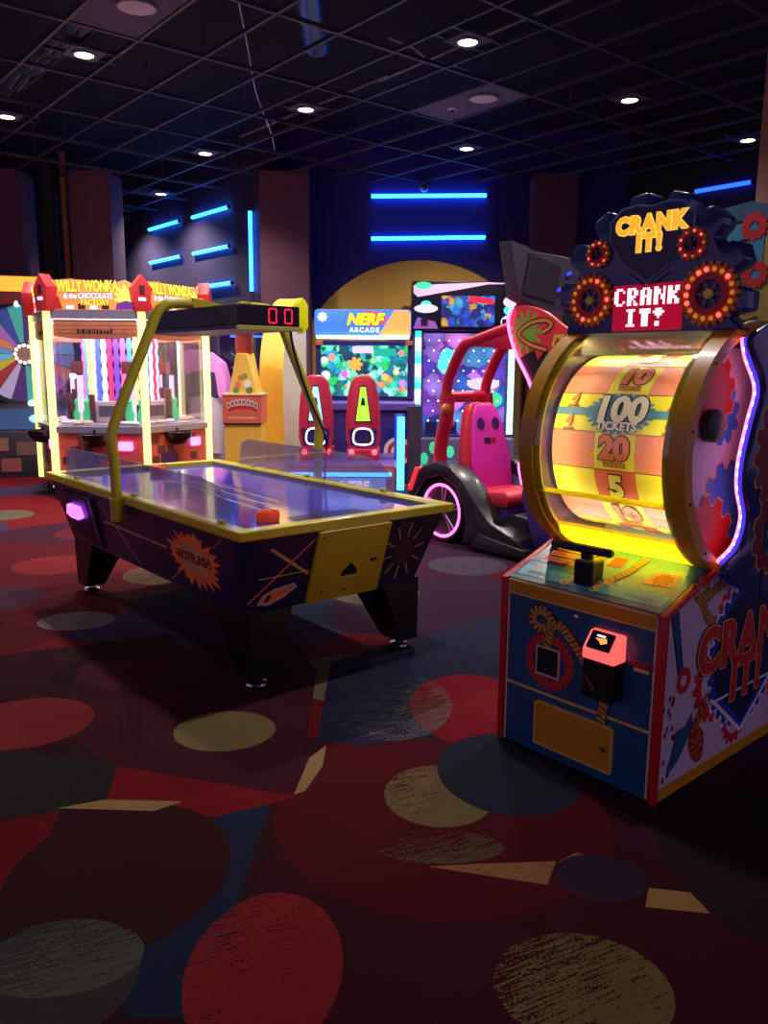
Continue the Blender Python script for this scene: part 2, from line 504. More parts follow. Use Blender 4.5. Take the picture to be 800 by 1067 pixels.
    poly([(686, 852), (700, 858), (735, 888), (705, 884)], (190, 144, 84))
    ell([(690, 890), (900, 900), (790, 820), (790, 1010)], (54, 40, 42))  # dark oval: floor shadow beside the cabinet, painted into the carpet colour
    # pile: fine tufts and broad wear
    tuft = noise(260.0, None, 2.0); wear = noise(1.6, None, 3.0)
    k = math_('MULTIPLY', math_('MULTIPLY_ADD', tuft, 0.50, 0.33), math_('MULTIPLY_ADD', wear, 0.5, 0.72))
    hs = N.new('ShaderNodeMix'); hs.data_type = 'RGBA'; hs.blend_type = 'MULTIPLY'; hs.inputs[0].default_value = 1
    Lk(col, hs.inputs[6]); Lk(k, hs.inputs[7]); Lk(hs.outputs[2], b.inputs['Base Color'])
    bp = N.new('ShaderNodeBump'); bp.inputs['Strength'].default_value = 0.35; bp.inputs['Distance'].default_value = 0.004
    Lk(tuft, bp.inputs['Height']); Lk(bp.outputs[0], b.inputs['Normal'])
    return m


floor = struct(link_mesh('floor', [(-14, -4, 0), (14, -4, 0), (14, 22, 0), (-14, 22, 0), (-14, -4, -.1), (14, -4, -.1), (14, 22, -.1), (-14, 22, -.1)],
               [(0, 1, 2, 3), (7, 6, 5, 4), (0, 4, 5, 1), (1, 5, 6, 2), (2, 6, 7, 3), (3, 7, 4, 0)], carpet_material()))

# ================================================================== walls
m_wall = mat('dark_purple_wall_paint', (48, 38, 70), 0.8, vs_=3, var=0.08)
m_wallb = mat('deep_blue_wall_paint', (40, 30, 112), 0.8, vs_=3, var=0.08)
m_maroon = mat('maroon_column_paint', (92, 54, 72), 0.75, vs_=4, var=0.08)
m_tan = mat('tan_column_paint', (150, 98, 62), 0.75, vs_=4, var=0.08)
m_black = mat('black_paint', (14, 13, 20), 0.7)
HT = 5.0


def wall(name, p, q, m, t=0.15):
    p = Vector((p[0], p[1], 0)); q = Vector((q[0], q[1], 0)); d = (q - p); L = d.length; d.normalize(); n = Vector((-d.y, d.x, 0))
    M = Matrix(((d.x, n.x, 0, p.x), (d.y, n.y, 0, p.y), (0, 0, 1, 0), (0, 0, 0, 1)))
    return struct(box(name, (0, 0, 0), (L, t, HT), m, None, 0, M))


YB = 12.9
WL = bw(-10.75, 6.62)                     # where the left strip wall meets the column
WR = bw(-7.75, 11.0)
wall('wall_back', (WL.x + 0.05, YB), (WR.x + 0.1, YB), m_wallb)
a_, b_ = bw(-17.6, 6.62), bw(-10.75, 6.62); wall('wall_left', (a_.x, a_.y), (b_.x, b_.y), m_wall)
a_, b_ = bw(-7.75, 11.0), bw(2.0, 11.0); wall('wall_right', (a_.x, a_.y), (b_.x, b_.y), m_black)
a_, b_ = bw(-17.6, -4.0), bw(-17.6, 6.7); wall('wall_far_left', (a_.x, a_.y), (b_.x, b_.y), m_wall)


def column(lo, hi, m, label, rz=0, side=None):
    t = thing('column', label, 'column', ((lo[0] + hi[0]) / 2, (lo[1] + hi[1]) / 2, 0), rz)
    hx, hy = (hi[0] - lo[0]) / 2, (hi[1] - lo[1]) / 2
    box('shaft', (-hx, -hy, 0), (hx, hy, 4.3), m, t, 0.01)
    box('skirting', (-hx - 0.015, -hy - 0.015, 0), (hx + 0.015, hy + 0.015, 0.12), m_black, t)
    return t


column((-1.84, 12.45), (-1.12, 12.85), m_maroon, 'maroon square column left of the yellow half round panel')
column((2.14, 12.5), (2.80, 12.85), m_maroon, 'maroon square column behind the red racing game')
column((-4.62, 12.5), (-4.02, 13.1), m_maroon, 'maroon square column rising behind the coin pusher island')
column((-5.9, 12.4), (-5.32, 13.0), m_maroon, 'maroon square column at the left edge of the picture')
column((3.22, 6.9), (3.9, 7.5), m_tan, 'tan column at the right edge behind the crank wheel cabinet')
tag(tube('drain_pipe', [(-5.02, 12.7, 0), (-5.02, 12.7, 4.6)], 0.13, m_black, seg=14), 'thick black pipe standing between the two left columns', 'pipe')
tag(tube('conduit_riser', [(-4.78, 12.75, 0), (-4.78, 12.75, 4.6)], 0.05, m_tan), 'thin tan riser pipe beside the left maroon column', 'pipe')

# yellow half round panel on the back wall
m_yel_panel = mat('mustard_panel_paint', (214, 168, 66), 0.7, vs_=3)
m_tan_panel = mat('tan_panel_paint', (190, 150, 96), 0.7, vs_=3)
t = thing('round_wall_panel', 'big mustard yellow half round panel on the blue back wall', 'wall panel', (0.52, YB, 0))
prism('disc', [(1.95 * math.cos(a), 1.16 + 1.95 * math.sin(a)) for a in [PI * i / 40 for i in range(41)]], FRONT(0), 0.01, 0.07, m_yel_panel, t)
box('lower_panel', (-1.95, -0.07, 0), (1.95, -0.01, 1.16), m_tan_panel, t)

# ------------------------------------------------------------------ blue wall strips
m_strip = glow('blue_neon', (30, 120, 255), 9.0, (60, 140, 255))
m_strip_dim = glow('deep_blue_neon', (20, 60, 255), 4.0, (40, 80, 255))


def strip(p, q, label, m=m_strip, r=0.028):
    d = (Vector(q) - Vector(p))
    t = thing('neon_strip', label, 'light strip', p, 0, 'blue light strips on the walls')
    tube('light_tube', [(0, 0, 0), tuple(d)], r, m, t, 10)
    u = d.normalized()
    for e, k in (((0, 0, 0), -1), (tuple(d), 1)):
        tube('end_cap', [tuple(Vector(e)), tuple(Vector(e) + u * k * 0.03)], r * 1.15, m_black, t, 10)


def wb(x, z): return tuple(bw(x, 6.57, z))


strip(wb(-14.74, 3.945), wb(-13.52, 3.945), 'upper of the two short blue strips furthest left on the wall')
strip(wb(-13.02, 3.94), wb(-11.80, 3.94), 'topmost blue strip beside the upright one on the left wall')
strip(wb(-14.76, 3.365), wb(-13.5, 3.365), 'lower of the two short blue strips furthest left on the wall')
strip(wb(-13.03, 3.36), wb(-11.82, 3.36), 'middle blue strip in the row beside the upright one')
strip(wb(-12.9, 2.80), wb(-11.76, 2.80), 'lowest blue strip on the left wall just above the pusher marquee')
strip(wb(-11.15, 2.63), wb(-11.15, 3.79), 'upright blue strip on the left wall beside the maroon column')
strip((-0.22, YB - 0.05, 4.03), (1.50, YB - 0.05, 4.05), 'upper long blue strip above the yellow half round panel')
strip((-0.22, YB - 0.05, 3.42), (1.50, YB - 0.05, 3.45), 'lower long blue strip above the yellow half round panel')
strip(tuple(bw(-6.5, 10.95, 3.95)), tuple(bw(-5.7, 10.95, 3.95)), 'deep blue strip at upper right above the gear topped cabinet', m_strip_dim)

t = thing('security_camera', 'small dome camera on the wall over the upper long blue strip', 'camera', (0.57, YB, 4.16))
lathe('mount', [(0.06, 0), (0.06, 0.05)], FRONT(0), mat('white_plastic', (210, 210, 215), 0.4), t)
ball('dome', (0, -0.09, -0.01), 0.055, mat('smoked_dome', (70, 60, 90), 0.1), t)

# ================================================================== ceiling
m_deck = mat('black_ceiling_deck', (12, 12, 22), 0.9)
m_tee = mat('dark_grid_tee', (58, 56, 78), 0.5, vs_=2, var=0.3)
HC = 4.24
ceiling = struct(box('ceiling', (-18, -6, HT), (4, 12, HT + 0.1), m_deck, None, 0, BM))
ceiling_m = ceiling
GX0, GY0 = -5.95, 3.783
for i in range(-9, 6):
    x = GX0 + i * 1.2192
    box('grid_bar', (x - 0.016, -3.0, HC), (x + 0.016, 11.0, HC + 0.035), m_tee, ceiling, 0, BM)
for j in range(-10, 12):
    y = GY0 + j * 0.6096
    box('grid_bar', (-17.4, y - 0.014, HC + 0.002), (1.0, y + 0.014, HC + 0.035), m_tee, ceiling, 0, BM)
m_tile = mat('charcoal_ceiling_tile', (104, 108, 132), 0.85)
for (i, j) in ((-1, -2), (-1, 4)):
    box('ceiling_tile', (GX0 + i * 1.2192 + 0.02, GY0 + j * 0.6096 + 0.018, HC + 0.012), (GX0 + (i + 1) * 1.2192 - 0.02, GY0 + (j + 1) * 0.6096 - 0.018, HC + 0.028), m_tile, ceiling, 0, BM)
# hanger wires over the grid
m_wire = mat('hanger_wire', (74, 72, 90), 0.5)
for i in range(-6, 1):
    for j in range(-6, 8, 3):
        p = bw(GX0 + i * 1.2192, GY0 + j * 0.6096)
        tube('hanger_wire', [(p.x, p.y, HC + 0.03), (p.x, p.y, HT)], 0.006, m_wire, ceiling, 5)

m_can = mat('downlight_trim', (120, 116, 120), 0.4)
m_lit = glow('downlight_lens', (255, 240, 214), 9.0)
m_plate = mat('downlight_plate', (70, 82, 110), 0.6)
DL = [(-7.78, 2.926, 'white recessed downlight beside the upper left speaker tile'),
      (-10.2, 2.926, 'white recessed downlight at the far left edge of the ceiling'),
      (-10.2, 5.36, 'white recessed downlight above the left columns, third row back'),
      (-13.0, 6.02, 'tiny white downlight just above the left wall strips'),
      (-14.9, 6.02, 'farthest tiny white downlight, left of the wall strips'),
      (-7.80, 5.31, 'white downlight on a square plate above the overhead scoreboard'),
      (-5.36, 5.31, 'white downlight on a square plate, top centre of the ceiling'),
      (-7.80, 7.75, 'small white downlight above the long blue strips'),
      (-5.36, 7.66, 'white downlight above the gear topped marquee'),
      (-5.31, 10.03, 'white downlight beside the right tan column')]
OUT = [(-2.92, 7.7), (-7.8, 0.5), (-5.36, 2.926), (-2.92, 2.926), (-2.92, 5.31)]
DLE = 300.0
for k, (x, y, lab) in enumerate(DL):
    p = bw(x, y)
    t = thing('downlight', lab, 'downlight', (p.x, p.y, HC), TH - PI / 2, 'recessed ceiling downlights')
    box('plate', (-0.15, -0.15, 0.004), (0.15, 0.15, 0.016), m_plate, t)
    for sy in (-0.11, 0.11):
        box('support_bar', (sy - 0.012, -0.33, 0.014), (sy + 0.012, 0.33, 0.04), m_tee, t)
    lathe('can', [(0.105, 0.02), (0.105, -0.006), (0.085, -0.012), (0.08, -0.003), (0.08, 0.02)], TOP(0), m_can, t)
    lathe('lens', [(0.0, 0.0), (0.079, 0.0), (0.079, -0.004), (0.0, -0.006)], TOP(-0.001), m_lit, t)
for (x, y) in [(d[0], d[1]) for d in DL] + OUT:
    p = bw(x, y)
    lamp('SPOT', 'downlight_lamp', (p.x, p.y, HC - 0.03), DLE if (x, y) not in OUT else DLE * 0.4, (1.0, 0.88, 0.84), 0.07, (0, 0, 0), 2.3, blend=0.9)
m_spk = mat('speaker_grille', (236, 232, 246), 0.5)
for (x, y, lab) in ((-6.54, 2.89, 'round white ceiling speaker in the tile at upper left'), (-6.31, 6.50, 'round white ceiling speaker in the tile at upper centre')):
    p = bw(x, y)
    t = thing('ceiling_speaker', lab, 'speaker', (p.x, p.y, HC), 0, 'ceiling speakers')
    lathe('rim', [(0.16, 0.012), (0.16, -0.008), (0.145, -0.012), (0.145, 0.012)], TOP(0), m_can, t)
    lathe('grille', [(0.0, 0.01), (0.144, 0.01), (0.144, -0.006), (0.0, -0.012)], TOP(0), m_spk, t)
p = bw(-6.75, 6.48)
t = thing('smoke_detector', 'small round sensor in the tile beside the upper centre speaker', 'sensor', (p.x, p.y, HC))
lathe('rim', [(0.045, 0.012), (0.05, -0.015), (0.03, -0.02)], TOP(0), m_spk, t)
lathe('eye', [(0.02, -0.02), (0.02, -0.03), (0.0, -0.034)], TOP(0), m_black, t)

# services above the grid
m_duct = mat('galvanised_duct', (92, 116, 140), 0.35, 0.7, vs_=5, var=0.25)
m_cond = mat('conduit_steel', (110, 108, 120), 0.4, 0.4)
def up(u, v, z):
    return ground(u, v, z)
tag(tube('air_duct', [up(318, -30, 4.62), up(326, 20, 4.62), up(330, 44, 4.62)], 0.14, m_duct, seg=18), 'blue grey round air duct above the ceiling grid at top centre', 'duct')
for u0, v0, u1, v1, lab in ((250, 142, 405, 78, 'pale steel conduit running behind the square plate downlight'), (395, 84, 600, -4, 'pale steel conduit running past the top centre downlight')):
    tag(tube('ceiling_conduit', [up(u0, v0, 4.40), up(u1, v1, 4.40)], 0.018, m_cond), lab, 'pipe')
tag(tube('dangling_wire', smooth_path([up(247, -6, 4.34), up(258, 50, 4.34), up(265, 90, 4.34), up(272, 112, 4.34), up(282, 138, 4.34), up(287, 160, 4.34)], 5), 0.006, m_spk, seg=6),
    'thin white wire hanging crookedly from the grid at upper left', 'wire')
tag(tube('looped_wire', smooth_path([up(405, 40, 4.30), up(430, 50, 4.32), up(446, 62, 4.30), up(470, 68, 4.31), up(500, 80, 4.29)], 5), 0.008, m_spk, seg=6),
    'thin grey wire sagging beside the top centre downlight', 'wire')
# cable tray at the upper left
A, B = up(2, 96, 4.36), up(112, 0, 4.36)
t = thing('cable_tray', 'grey cable tray with bundled hoses at the top left of the ceiling', 'cable tray', tuple(A))
d = B - A; u_ = d.normalized(); n_ = Vector((-u_.y, u_.x, 0))
for k in (-0.13, 0.13):
    tube('tray_rail', [tuple(n_ * k), tuple(n_ * k + d)], 0.022, m_tee, t, 6)
for k in (-0.05, 0.04):
    P_ = [n_ * k + d * (i / 24) + Vector((0, 0, 0.02 * math.sin(i * 1.3))) for i in range(25)]
    tube('hose', P_, [0.045 + 0.008 * (i % 2) for i in range(25)], m_duct, t, 8)
for i in range(13):
    tube('rung', [tuple(n_ * -0.13 + d * i / 12), tuple(n_ * 0.13 + d * i / 12)], 0.01, m_tee, t, 6)

# ================================================================== crank wheel cabinet (right foreground)
m_navy = mat('cabinet_navy', (20, 34, 66), 0.35, coat=0.3)
m_blue = mat('cabinet_blue_print', (24, 82, 116), 0.38, vs_=4, var=0.25, coat=0.2)
m_white = mat('cabinet_white_vinyl', (206, 198, 190), 0.4, vs_=3, var=0.08)
m_red = mat('red_trim', (196, 30, 30), 0.35)
m_gold = mat('gold_yellow_paint', (206, 150, 22), 0.38, vs_=5, coat=0.2)
m_goldlt = mat('pale_gold', (236, 196, 90), 0.4)  # paler gold for trim lines and print edges
m_yel = mat('lemon_yellow', (236, 222, 20), 0.35, coat=0.2)
m_teal = mat('teal_print', (60, 140, 166), 0.45)
m_tealdk = mat('dark_teal_print', (30, 90, 116), 0.45)
m_ink = mat('black_ink', (12, 12, 16), 0.5)
m_cream = mat('cream_print', (226, 196, 150), 0.5)
m_rope = mat('rope_tan', (196, 150, 62), 0.55)
m_roped = mat('rope_brown', (70, 44, 14), 0.6)
m_chrome = mat('chrome', (190, 190, 195), 0.18, 1.0)
m_blackp = mat('black_plastic', (16, 15, 18), 0.35)
m_redp = mat('red_print', (200, 44, 40), 0.45)
m_redd = mat('dark_red_print', (120, 20, 18), 0.45)
m_orange = mat('orange_print', (240, 140, 20), 0.45)

CT = 0.7182
crank = thing('crank_wheel_cabinet', 'navy and yellow prize wheel cabinet with a gear shaped top and black crank handle', 'arcade machine', (0.72805, 2.94063, 0), CT - PI / 2)
K = crank
HWX = 0.354
# body
body = prism('body', [(0.01, 0.0), (0.01, 0.685), (0.31, 0.795), (1.10, 0.795), (1.10, 0.0)], RIGHT(0), -0.335, 0.335, m_navy, K)
side_prof = [(0.0, 0.02), (0.0, 0.69), (0.315, 0.802), (0.62, 0.802), (0.62, 0.80), (1.10, 0.80), (1.10, 0.02)]
sideR = prism('side_panel', side_prof, RIGHT(0), 0.335, HWX, m_white, K)
sideL = prism('side_panel', side_prof, RIGHT(0), -HWX, -0.335, m_white, K)
for sx in (-1, 1):
    x0, x1 = (0.338, 0.366) if sx > 0 else (-0.366, -0.338)
    prism('edge_trim', [(-0.012, 0.0), (-0.012, 0.697), (0.312, 0.812), (0.322, 0.798), (0.012, 0.685), (0.012, 0.0)], RIGHT(0), x0, x1, m_red, K, 0.003)
    xi = 0.332 * sx
    box('trim_line', (min(xi, xi - 0.008 * sx), -0.006, 0.01), (max(xi, xi - 0.008 * sx), 0.012, 0.687), m_cream, K)
    box('bottom_trim', (0.336 if sx > 0 else -0.358, 0.012, 0.0), (0.358 if sx > 0 else -0.336, 1.10, 0.045), m_gold, K)
front = box('front_panel', (-0.324, -0.004, 0.268), (0.324, 0.012, 0.64), m_blue, K)
lower = box('lower_front_panel', (-0.324, -0.004, 0.008), (0.324, 0.012, 0.260), m_blue, K)
box('divider_strip', (-0.326, -0.008, 0.259), (0.326, 0.010, 0.269), m_goldlt, K)
box('front_ledge', (-0.326, -0.010, 0.640), (0.326, 0.012, 0.690), m_gold, K, 0.004)
box('ledge_line', (-0.326, -0.012, 0.636), (0.326, -0.008, 0.642), m_goldlt, K)
box('ledge_line', (-0.326, -0.012, 0.688), (0.326, 0.000, 0.694), m_goldlt, K)
FP = FRONT(-0.004)
# printed gear, rope and slot on the front
holed('gear_print', gear_pts(0.104, 0.118, 26, -0.117, 0.40), 0.078, (-0.117, 0.40), FP, 0.0003, 0.003, m_redp, front)
for a in (0.4, 2.5, 4.6):
    strip_print('gear_spoke_print', [(-0.117, 0.40), (-0.117 + 0.09 * math.cos(a), 0.40 + 0.09 * math.sin(a))], 0.012, FP, 0.0022, m_redp, front)
rope([(-0.128, 0.462), (-0.118, 0.52), (-0.115, 0.565), (-0.150, 0.598), (-0.195, 0.585), (-0.20, 0.545), (-0.165, 0.525), (-0.13, 0.535), (-0.08, 0.56), (-0.03, 0.525), (0.02, 0.475), (0.06, 0.435)], 0.042, FP, 0.0038, m_rope, m_roped, front, 0.019)
rope([(0.135, 0.38), (0.14, 0.32), (0.132, 0.255), (0.134, 0.22)], 0.042, FP, 0.006, m_rope, m_roped, front, 0.019)
box('slot_frame', (-0.178, -0.012, 0.338), (-0.066, -0.002, 0.456), m_cream, front)
box('slot_opening', (-0.170, -0.0135, 0.348), (-0.073, -0.010, 0.450), m_ink, front)
# card reader
reader = box('card_reader', (0.082, -0.075, 0.345), (0.212, 0.0, 0.495), m_blackp, K, 0.008)
m_rglow = glow('reader_glow', (255, 84, 74), 1.1, (255, 160, 150))
hd = prism('lit_head', [(0.0, 0.492), (-0.078, 0.492), (-0.078, 0.53), (-0.030, 0.590), (0.0, 0.590)], RIGHT(0), 0.080, 0.214, m_rglow, reader, 0.006)
Fh = fr((0.147, -0.0575, 0.563), (1, 0, 0), (0, 0.048, 0.06))
prism('reader_screen', rrect(-0.048, -0.036, 0.048, 0.034, 0.006), Fh, 0.003, 0.008, mat('reader_screen', (14, 16, 40), 0.2), reader)
prism('screen_mark', [(-0.025, 0.006), (0.02, 0.012), (0.028, -0.004), (0.005, -0.014), (-0.004, -0.004)], Fh, 0.008, 0.0088, glow('screen_orange', (255, 150, 70), 1.0), reader)
prism('screen_mark', rect(-0.022, 0.014, 0.012, 0.021), Fh, 0.008, 0.0088, glow('screen_white', (240, 230, 240), 1.0), reader)
prism('swipe_slot', [(-0.03, 0.0), (-0.022, 0.006), (0.012, -0.045), (0.004, -0.052)], FRONT(-0.075, 0.125, 0.43), 0.0, 0.003, m_chrome, reader)
text('lettering', 'TICKETS', 0.028, FRONT(-0.004, 0.276, 0.502), m_redp, front, bold=0.03, off=0.001, shear=0.15)
box('ticket_slot', (0.252, -0.012, 0.474), (0.312, -0.002, 0.486), m_goldlt, front, 0.002)
lathe('lock', [(0.013, 0), (0.013, 0.008), (0.008, 0.010), (0.0, 0.010)], FRONT(-0.004, 0.0, 0.606), m_chrome, front)
door = box('service_door', (-0.166, -0.012, 0.055), (0.178, 0.0, 0.224), m_gold, K, 0.003)
m_doorf = mat('door_frame_gold', (226, 188, 84), 0.35)
for lo, hi in (((-0.174, 0.047), (0.186, 0.056)), ((-0.174, 0.223), (0.186, 0.232)), ((-0.174, 0.047), (-0.165, 0.232)), ((0.177, 0.047), (0.186, 0.232))):
    box('door_frame', (lo[0], -0.015, lo[1]), (hi[0], -0.003, hi[1]), m_doorf, door)
lathe('lock', [(0.012, 0), (0.012, 0.008), (0.0, 0.010)], FRONT(-0.012, 0.150, 0.140), m_chrome, door)
# control panel
SL = math.atan2(0.112, 0.315)
FC = fr((0, 0.0, 0.692), (1, 0, 0), (0, math.cos(SL), math.sin(SL)))
cp = prism('control_panel', rect(-0.335, 0.0, 0.335, 0.33), FC, 0.0, 0.008, mat('control_panel_blue', (46, 120, 160), 0.22, vs_=4, var=0.2, coat=0.5), K)
FCd = FC @ Matrix.Translation((0, 0, 0.0086))
prism('print_band', rect(-0.32, 0.035, 0.315, 0.105), FCd, 0, 0.0006, mat('panel_sky_print', (96, 178, 200), 0.25), cp)
prism('print_slate', rect(-0.335, 0.0, 0.335, 0.022), FCd, 0, 0.0006, mat('panel_slate_print', (70, 96, 120), 0.3), cp)  # slate band printed along the front edge
prism('print_dark', rect(-0.335, 0.14, -0.06, 0.33), FCd, 0, 0.0004, mat('panel_navy_print', (28, 36, 62), 0.3), cp)
for k in range(3):
    prism('rule_label', rect(-0.30 + 0.01 * k, 0.165 + k * 0.045, -0.10, 0.196 + k * 0.045), FCd, 0.0006, 0.0012, mat('salmon_print', (226, 130, 110), 0.4), cp)
    for q in range(2):
        prism('rule_line', rect(-0.285 + 0.01 * k, 0.172 + k * 0.045 + q * 0.012, -0.125 - 0.02 * q, 0.177 + k * 0.045 + q * 0.012), FCd, 0.0012, 0.0016, m_redd, cp)
rope([(-0.10, 0.12), (-0.075, 0.20), (-0.06, 0.30)], 0.036, FCd, 0.0012, m_rope, m_roped, cp, 0.016)
rope([(0.055, 0.12), (0.085, 0.19), (0.095, 0.25), (0.10, 0.31)], 0.036, FCd, 0.0012, m_rope, m_roped, cp, 0.016)
for cx in (-0.085, 0.045):
    arc_band('ring_print', 0.013, 0.02, 0, 2 * PI, FCd, 0.0008, 0.0014, m_goldlt, cp, 16, cx=cx - 0.012, cy=0.05)
    arc_band('ring_print', 0.013, 0.02, 0, 2 * PI, FCd, 0.0008, 0.0014, m_goldlt, cp, 16, cx=cx + 0.012, cy=0.115)
    strip_print('cord_print', [(cx - 0.012, 0.05), (cx + 0.012, 0.115)], 0.016, FCd, 0.0016, m_goldlt, cp)
prism('warning_print', [(0.175, 0.15), (0.29, 0.16), (0.275, 0.25), (0.185, 0.235)], FCd, 0.0006, 0.0012, mat('salmon_print'), cp)
prism('warning_badge', gear_pts(0.032, 0.04, 9, 0.232, 0.198), FCd, 0.0012, 0.0018, m_redp, cp)
prism('price_print', rect(-0.02, 0.215, 0.04, 0.285), FCd, 0.0006, 0.0012, m_redp, cp)
for (x0, x1) in ((-0.285, -0.185), (0.16, 0.275)):
    for q in range(6):
        xx = x0 + (x1 - x0) * q / 6
        prism('print_stroke', rect(xx, 0.052, xx + 0.011, 0.072), FCd, 0.0008, 0.0012, m_tealdk, cp)
# crank handle
hdl = box('crank_tower', (-0.062, 0.045, 0.70), (0.022, 0.125, 0.815), m_blackp, K, 0.008)
box('crank_arm', (-0.060, 0.082, 0.800), (-0.016, 0.112, 0.850), m_blackp, hdl, 0.006)
tube('grip', [(-0.205, 0.10, 0.846), (-0.196, 0.10, 0.846), (0.060, 0.10, 0.846), (0.070, 0.10, 0.846)], [0.012, 0.017, 0.017, 0.012], m_blackp, hdl, 12)

# wheel housing: rings, glass, drum
WY, WZ, RO = 0.53, 1.225, 0.475
FW = fr((0, WY, WZ), (0, -1, 0), (0, 0, 1))         # normal -x; angle 0 = front, 90 = up
for sx in (-1, 1):
    d0, d1 = (-0.356, -0.292) if sx > 0 else (0.292, 0.356)
    arc_band('housing_ring', 0.428, RO, math.radians(-68), math.radians(100), FW, d0, d1, m_gold, K, 48)
    e0, e1 = (-0.292, -0.262) if sx > 0 else (0.262, 0.292)
    arc_band('inner_rim', 0.456, 0.462, math.radians(-62), math.radians(98), FW, e0, e1, m_yel, K, 40)
    arc_band('led_arc', 0.447, 0.455, math.radians(-58), math.radians(92), FW, (e0 + 0.018) if sx < 0 else e0 + 0.004, (e1 - 0.004) if sx < 0 else e1 - 0.018, glow('housing_led_arc', (255, 246, 190), 18.0), K, 40)
    for a in (-50, -20, 12, 45, 75):
        aa = math.radians(a); yy = WY - 0.452 * math.cos(aa); zz = WZ + 0.452 * math.sin(aa)
        tube('screw', [(sx * 0.355, yy, zz), (sx * 0.359, yy, zz)], 0.005, m_ink, K, 8)
arc_band('curved_window', 0.463, 0.467, math.radians(-44), math.radians(92), FW, -0.292, 0.292, clear('window_acrylic', (246, 246, 250), 0.04), K, 40)
link_mesh('window_bar', [(-0.292, 0.100, 1.043), (0.292, 0.100, 1.043), (0.292, 0.100, 1.062), (-0.292, 0.100, 1.062)], [(0, 1, 2, 3)], diffuser('yellow_diffuser', (244, 232, 20)), K)
# lower yellow shelf and top lip
link_mesh('yellow_shelf', [(-0.292, 0.190, 0.918), (0.292, 0.190, 0.918), (0.292, 0.245, 0.852), (-0.292, 0.245, 0.852), (-0.292, 0.318, 0.808), (0.292, 0.318, 0.808)], [(0, 1, 2, 3), (3, 2, 5, 4)], diffuser('yellow_diffuser', (244, 232, 20)), K)
prism('top_lip', [(0.43, 1.615), (0.36, 1.668), (0.60, 1.69), (0.60, 1.60)], RIGHT(0), -0.33, 0.33, mat('grey_lip', (150, 148, 140), 0.4), K)
box('rear_housing', (-0.31, 0.66, 0.795), (0.31, 1.10, 1.68), m_navy, K, 0.01)
box('housing_back', (-0.30, 0.60, 0.80), (0.30, 0.66, 1.64), m_white, K)
m_sidew = mat('lit_white_side', (214, 206, 214), 0.4)
disc_pts = [(WY - 0.43 * math.cos(a), WZ + 0.43 * math.sin(a)) for a in [math.radians(-75 + 170 * i / 36) for i in range(37)]] + [(0.66, 1.65), (0.66, 0.80)]
sw = prism('side_window', disc_pts, RIGHT(0), -0.302, -0.297, clear('side_acrylic', (214, 204, 222), 0.06, 0.12, (190, 160, 190)), K)
sp = prism('side_disc', [(0.66 if i in (37, 38) else p[0], p[1]) for i, p in enumerate(disc_pts)], RIGHT(0), 0.296, 0.306, m_sidew, K)
# printed gears on the right side disc
FS = RIGHT(0.3062)


def in_disc(pts):
    o = []
    for y, z in pts:
        dy, dz = y - WY, z - WZ; r = math.hypot(dy, dz)
        if r > 0.415: dy, dz = dy * 0.415 / r, dz * 0.415 / r
        o.append((min(WY + dy, 0.65), WZ + dz))
    return o


prism('gear_print_edge', in_disc(gear_pts(0.15, 0.185, 11, 0.45, 1.02, 0.2)), FS, 0.0, 0.001, m_goldlt, sp)
prism('gear_print', in_disc(gear_pts(0.142, 0.176, 11, 0.45, 1.02, 0.2)), FS, 0.001, 0.002, mat('sky_blue_print', (70, 130, 210), 0.4), sp)
prism('gear_print_edge', in_disc(gear_pts(0.205, 0.245, 13, 0.30, 0.84, 0.1)), FS, 0.002, 0.003, m_goldlt, sp)
prism('gear_print', in_disc(gear_pts(0.197, 0.236, 13, 0.30, 0.84, 0.1)), FS, 0.003, 0.004, m_redp, sp)
prism('gear_print_edge', in_disc(gear_pts(0.135, 0.165, 11, 0.30, 1.43, 0.3)), FS, 0.002, 0.003, m_goldlt, sp)
prism('gear_print', in_disc(gear_pts(0.128, 0.157, 11, 0.30, 1.43, 0.3)), FS, 0.003, 0.004, m_redp, sp)
prism('gear_print', in_disc(gear_pts(0.085, 0.11, 9, 0.40, 1.36, 0.3)), FS, 0.0008, 0.0018, mat('sky_blue_print'), sp)
tube('axle_cap', [(0.306, 0.275, 1.330), (0.345, 0.275, 1.330), (0.352, 0.275, 1.330)], [0.058, 0.058, 0.046], mat('dark_green_cap', (44, 54, 44), 0.5), K, 20)
# interior lamps
m_lampstrip = glow('housing_led', (255, 250, 235), 26.0)
box('led_bar', (-0.27, 0.40, 1.598), (0.27, 0.43, 1.612), m_lampstrip, K)
box('lip_hood', (-0.30, 0.355, 1.578), (0.30, 0.372, 1.668), mat('grey_lip', (150, 148, 140), 0.4), K)
box('led_bar', (-0.27, 0.285, 0.862), (0.27, 0.300, 0.874), m_lampstrip, K)
# drum
RD = 0.355; DX = 0.285
drum = lathe('prize_wheel', [(0.04, -DX + 0.002), (RD - 0.012, -DX + 0.002), (RD - 0.012, DX - 0.002), (0.04, DX - 0.002)], FW, m_white, K, 44)
m_pk = mat('wheel_pink', (242, 150, 132), 0.5); m_yw = mat('wheel_yellow', (246, 238, 70), 0.5); m_rdw = mat('wheel_red', (232, 104, 84), 0.5)


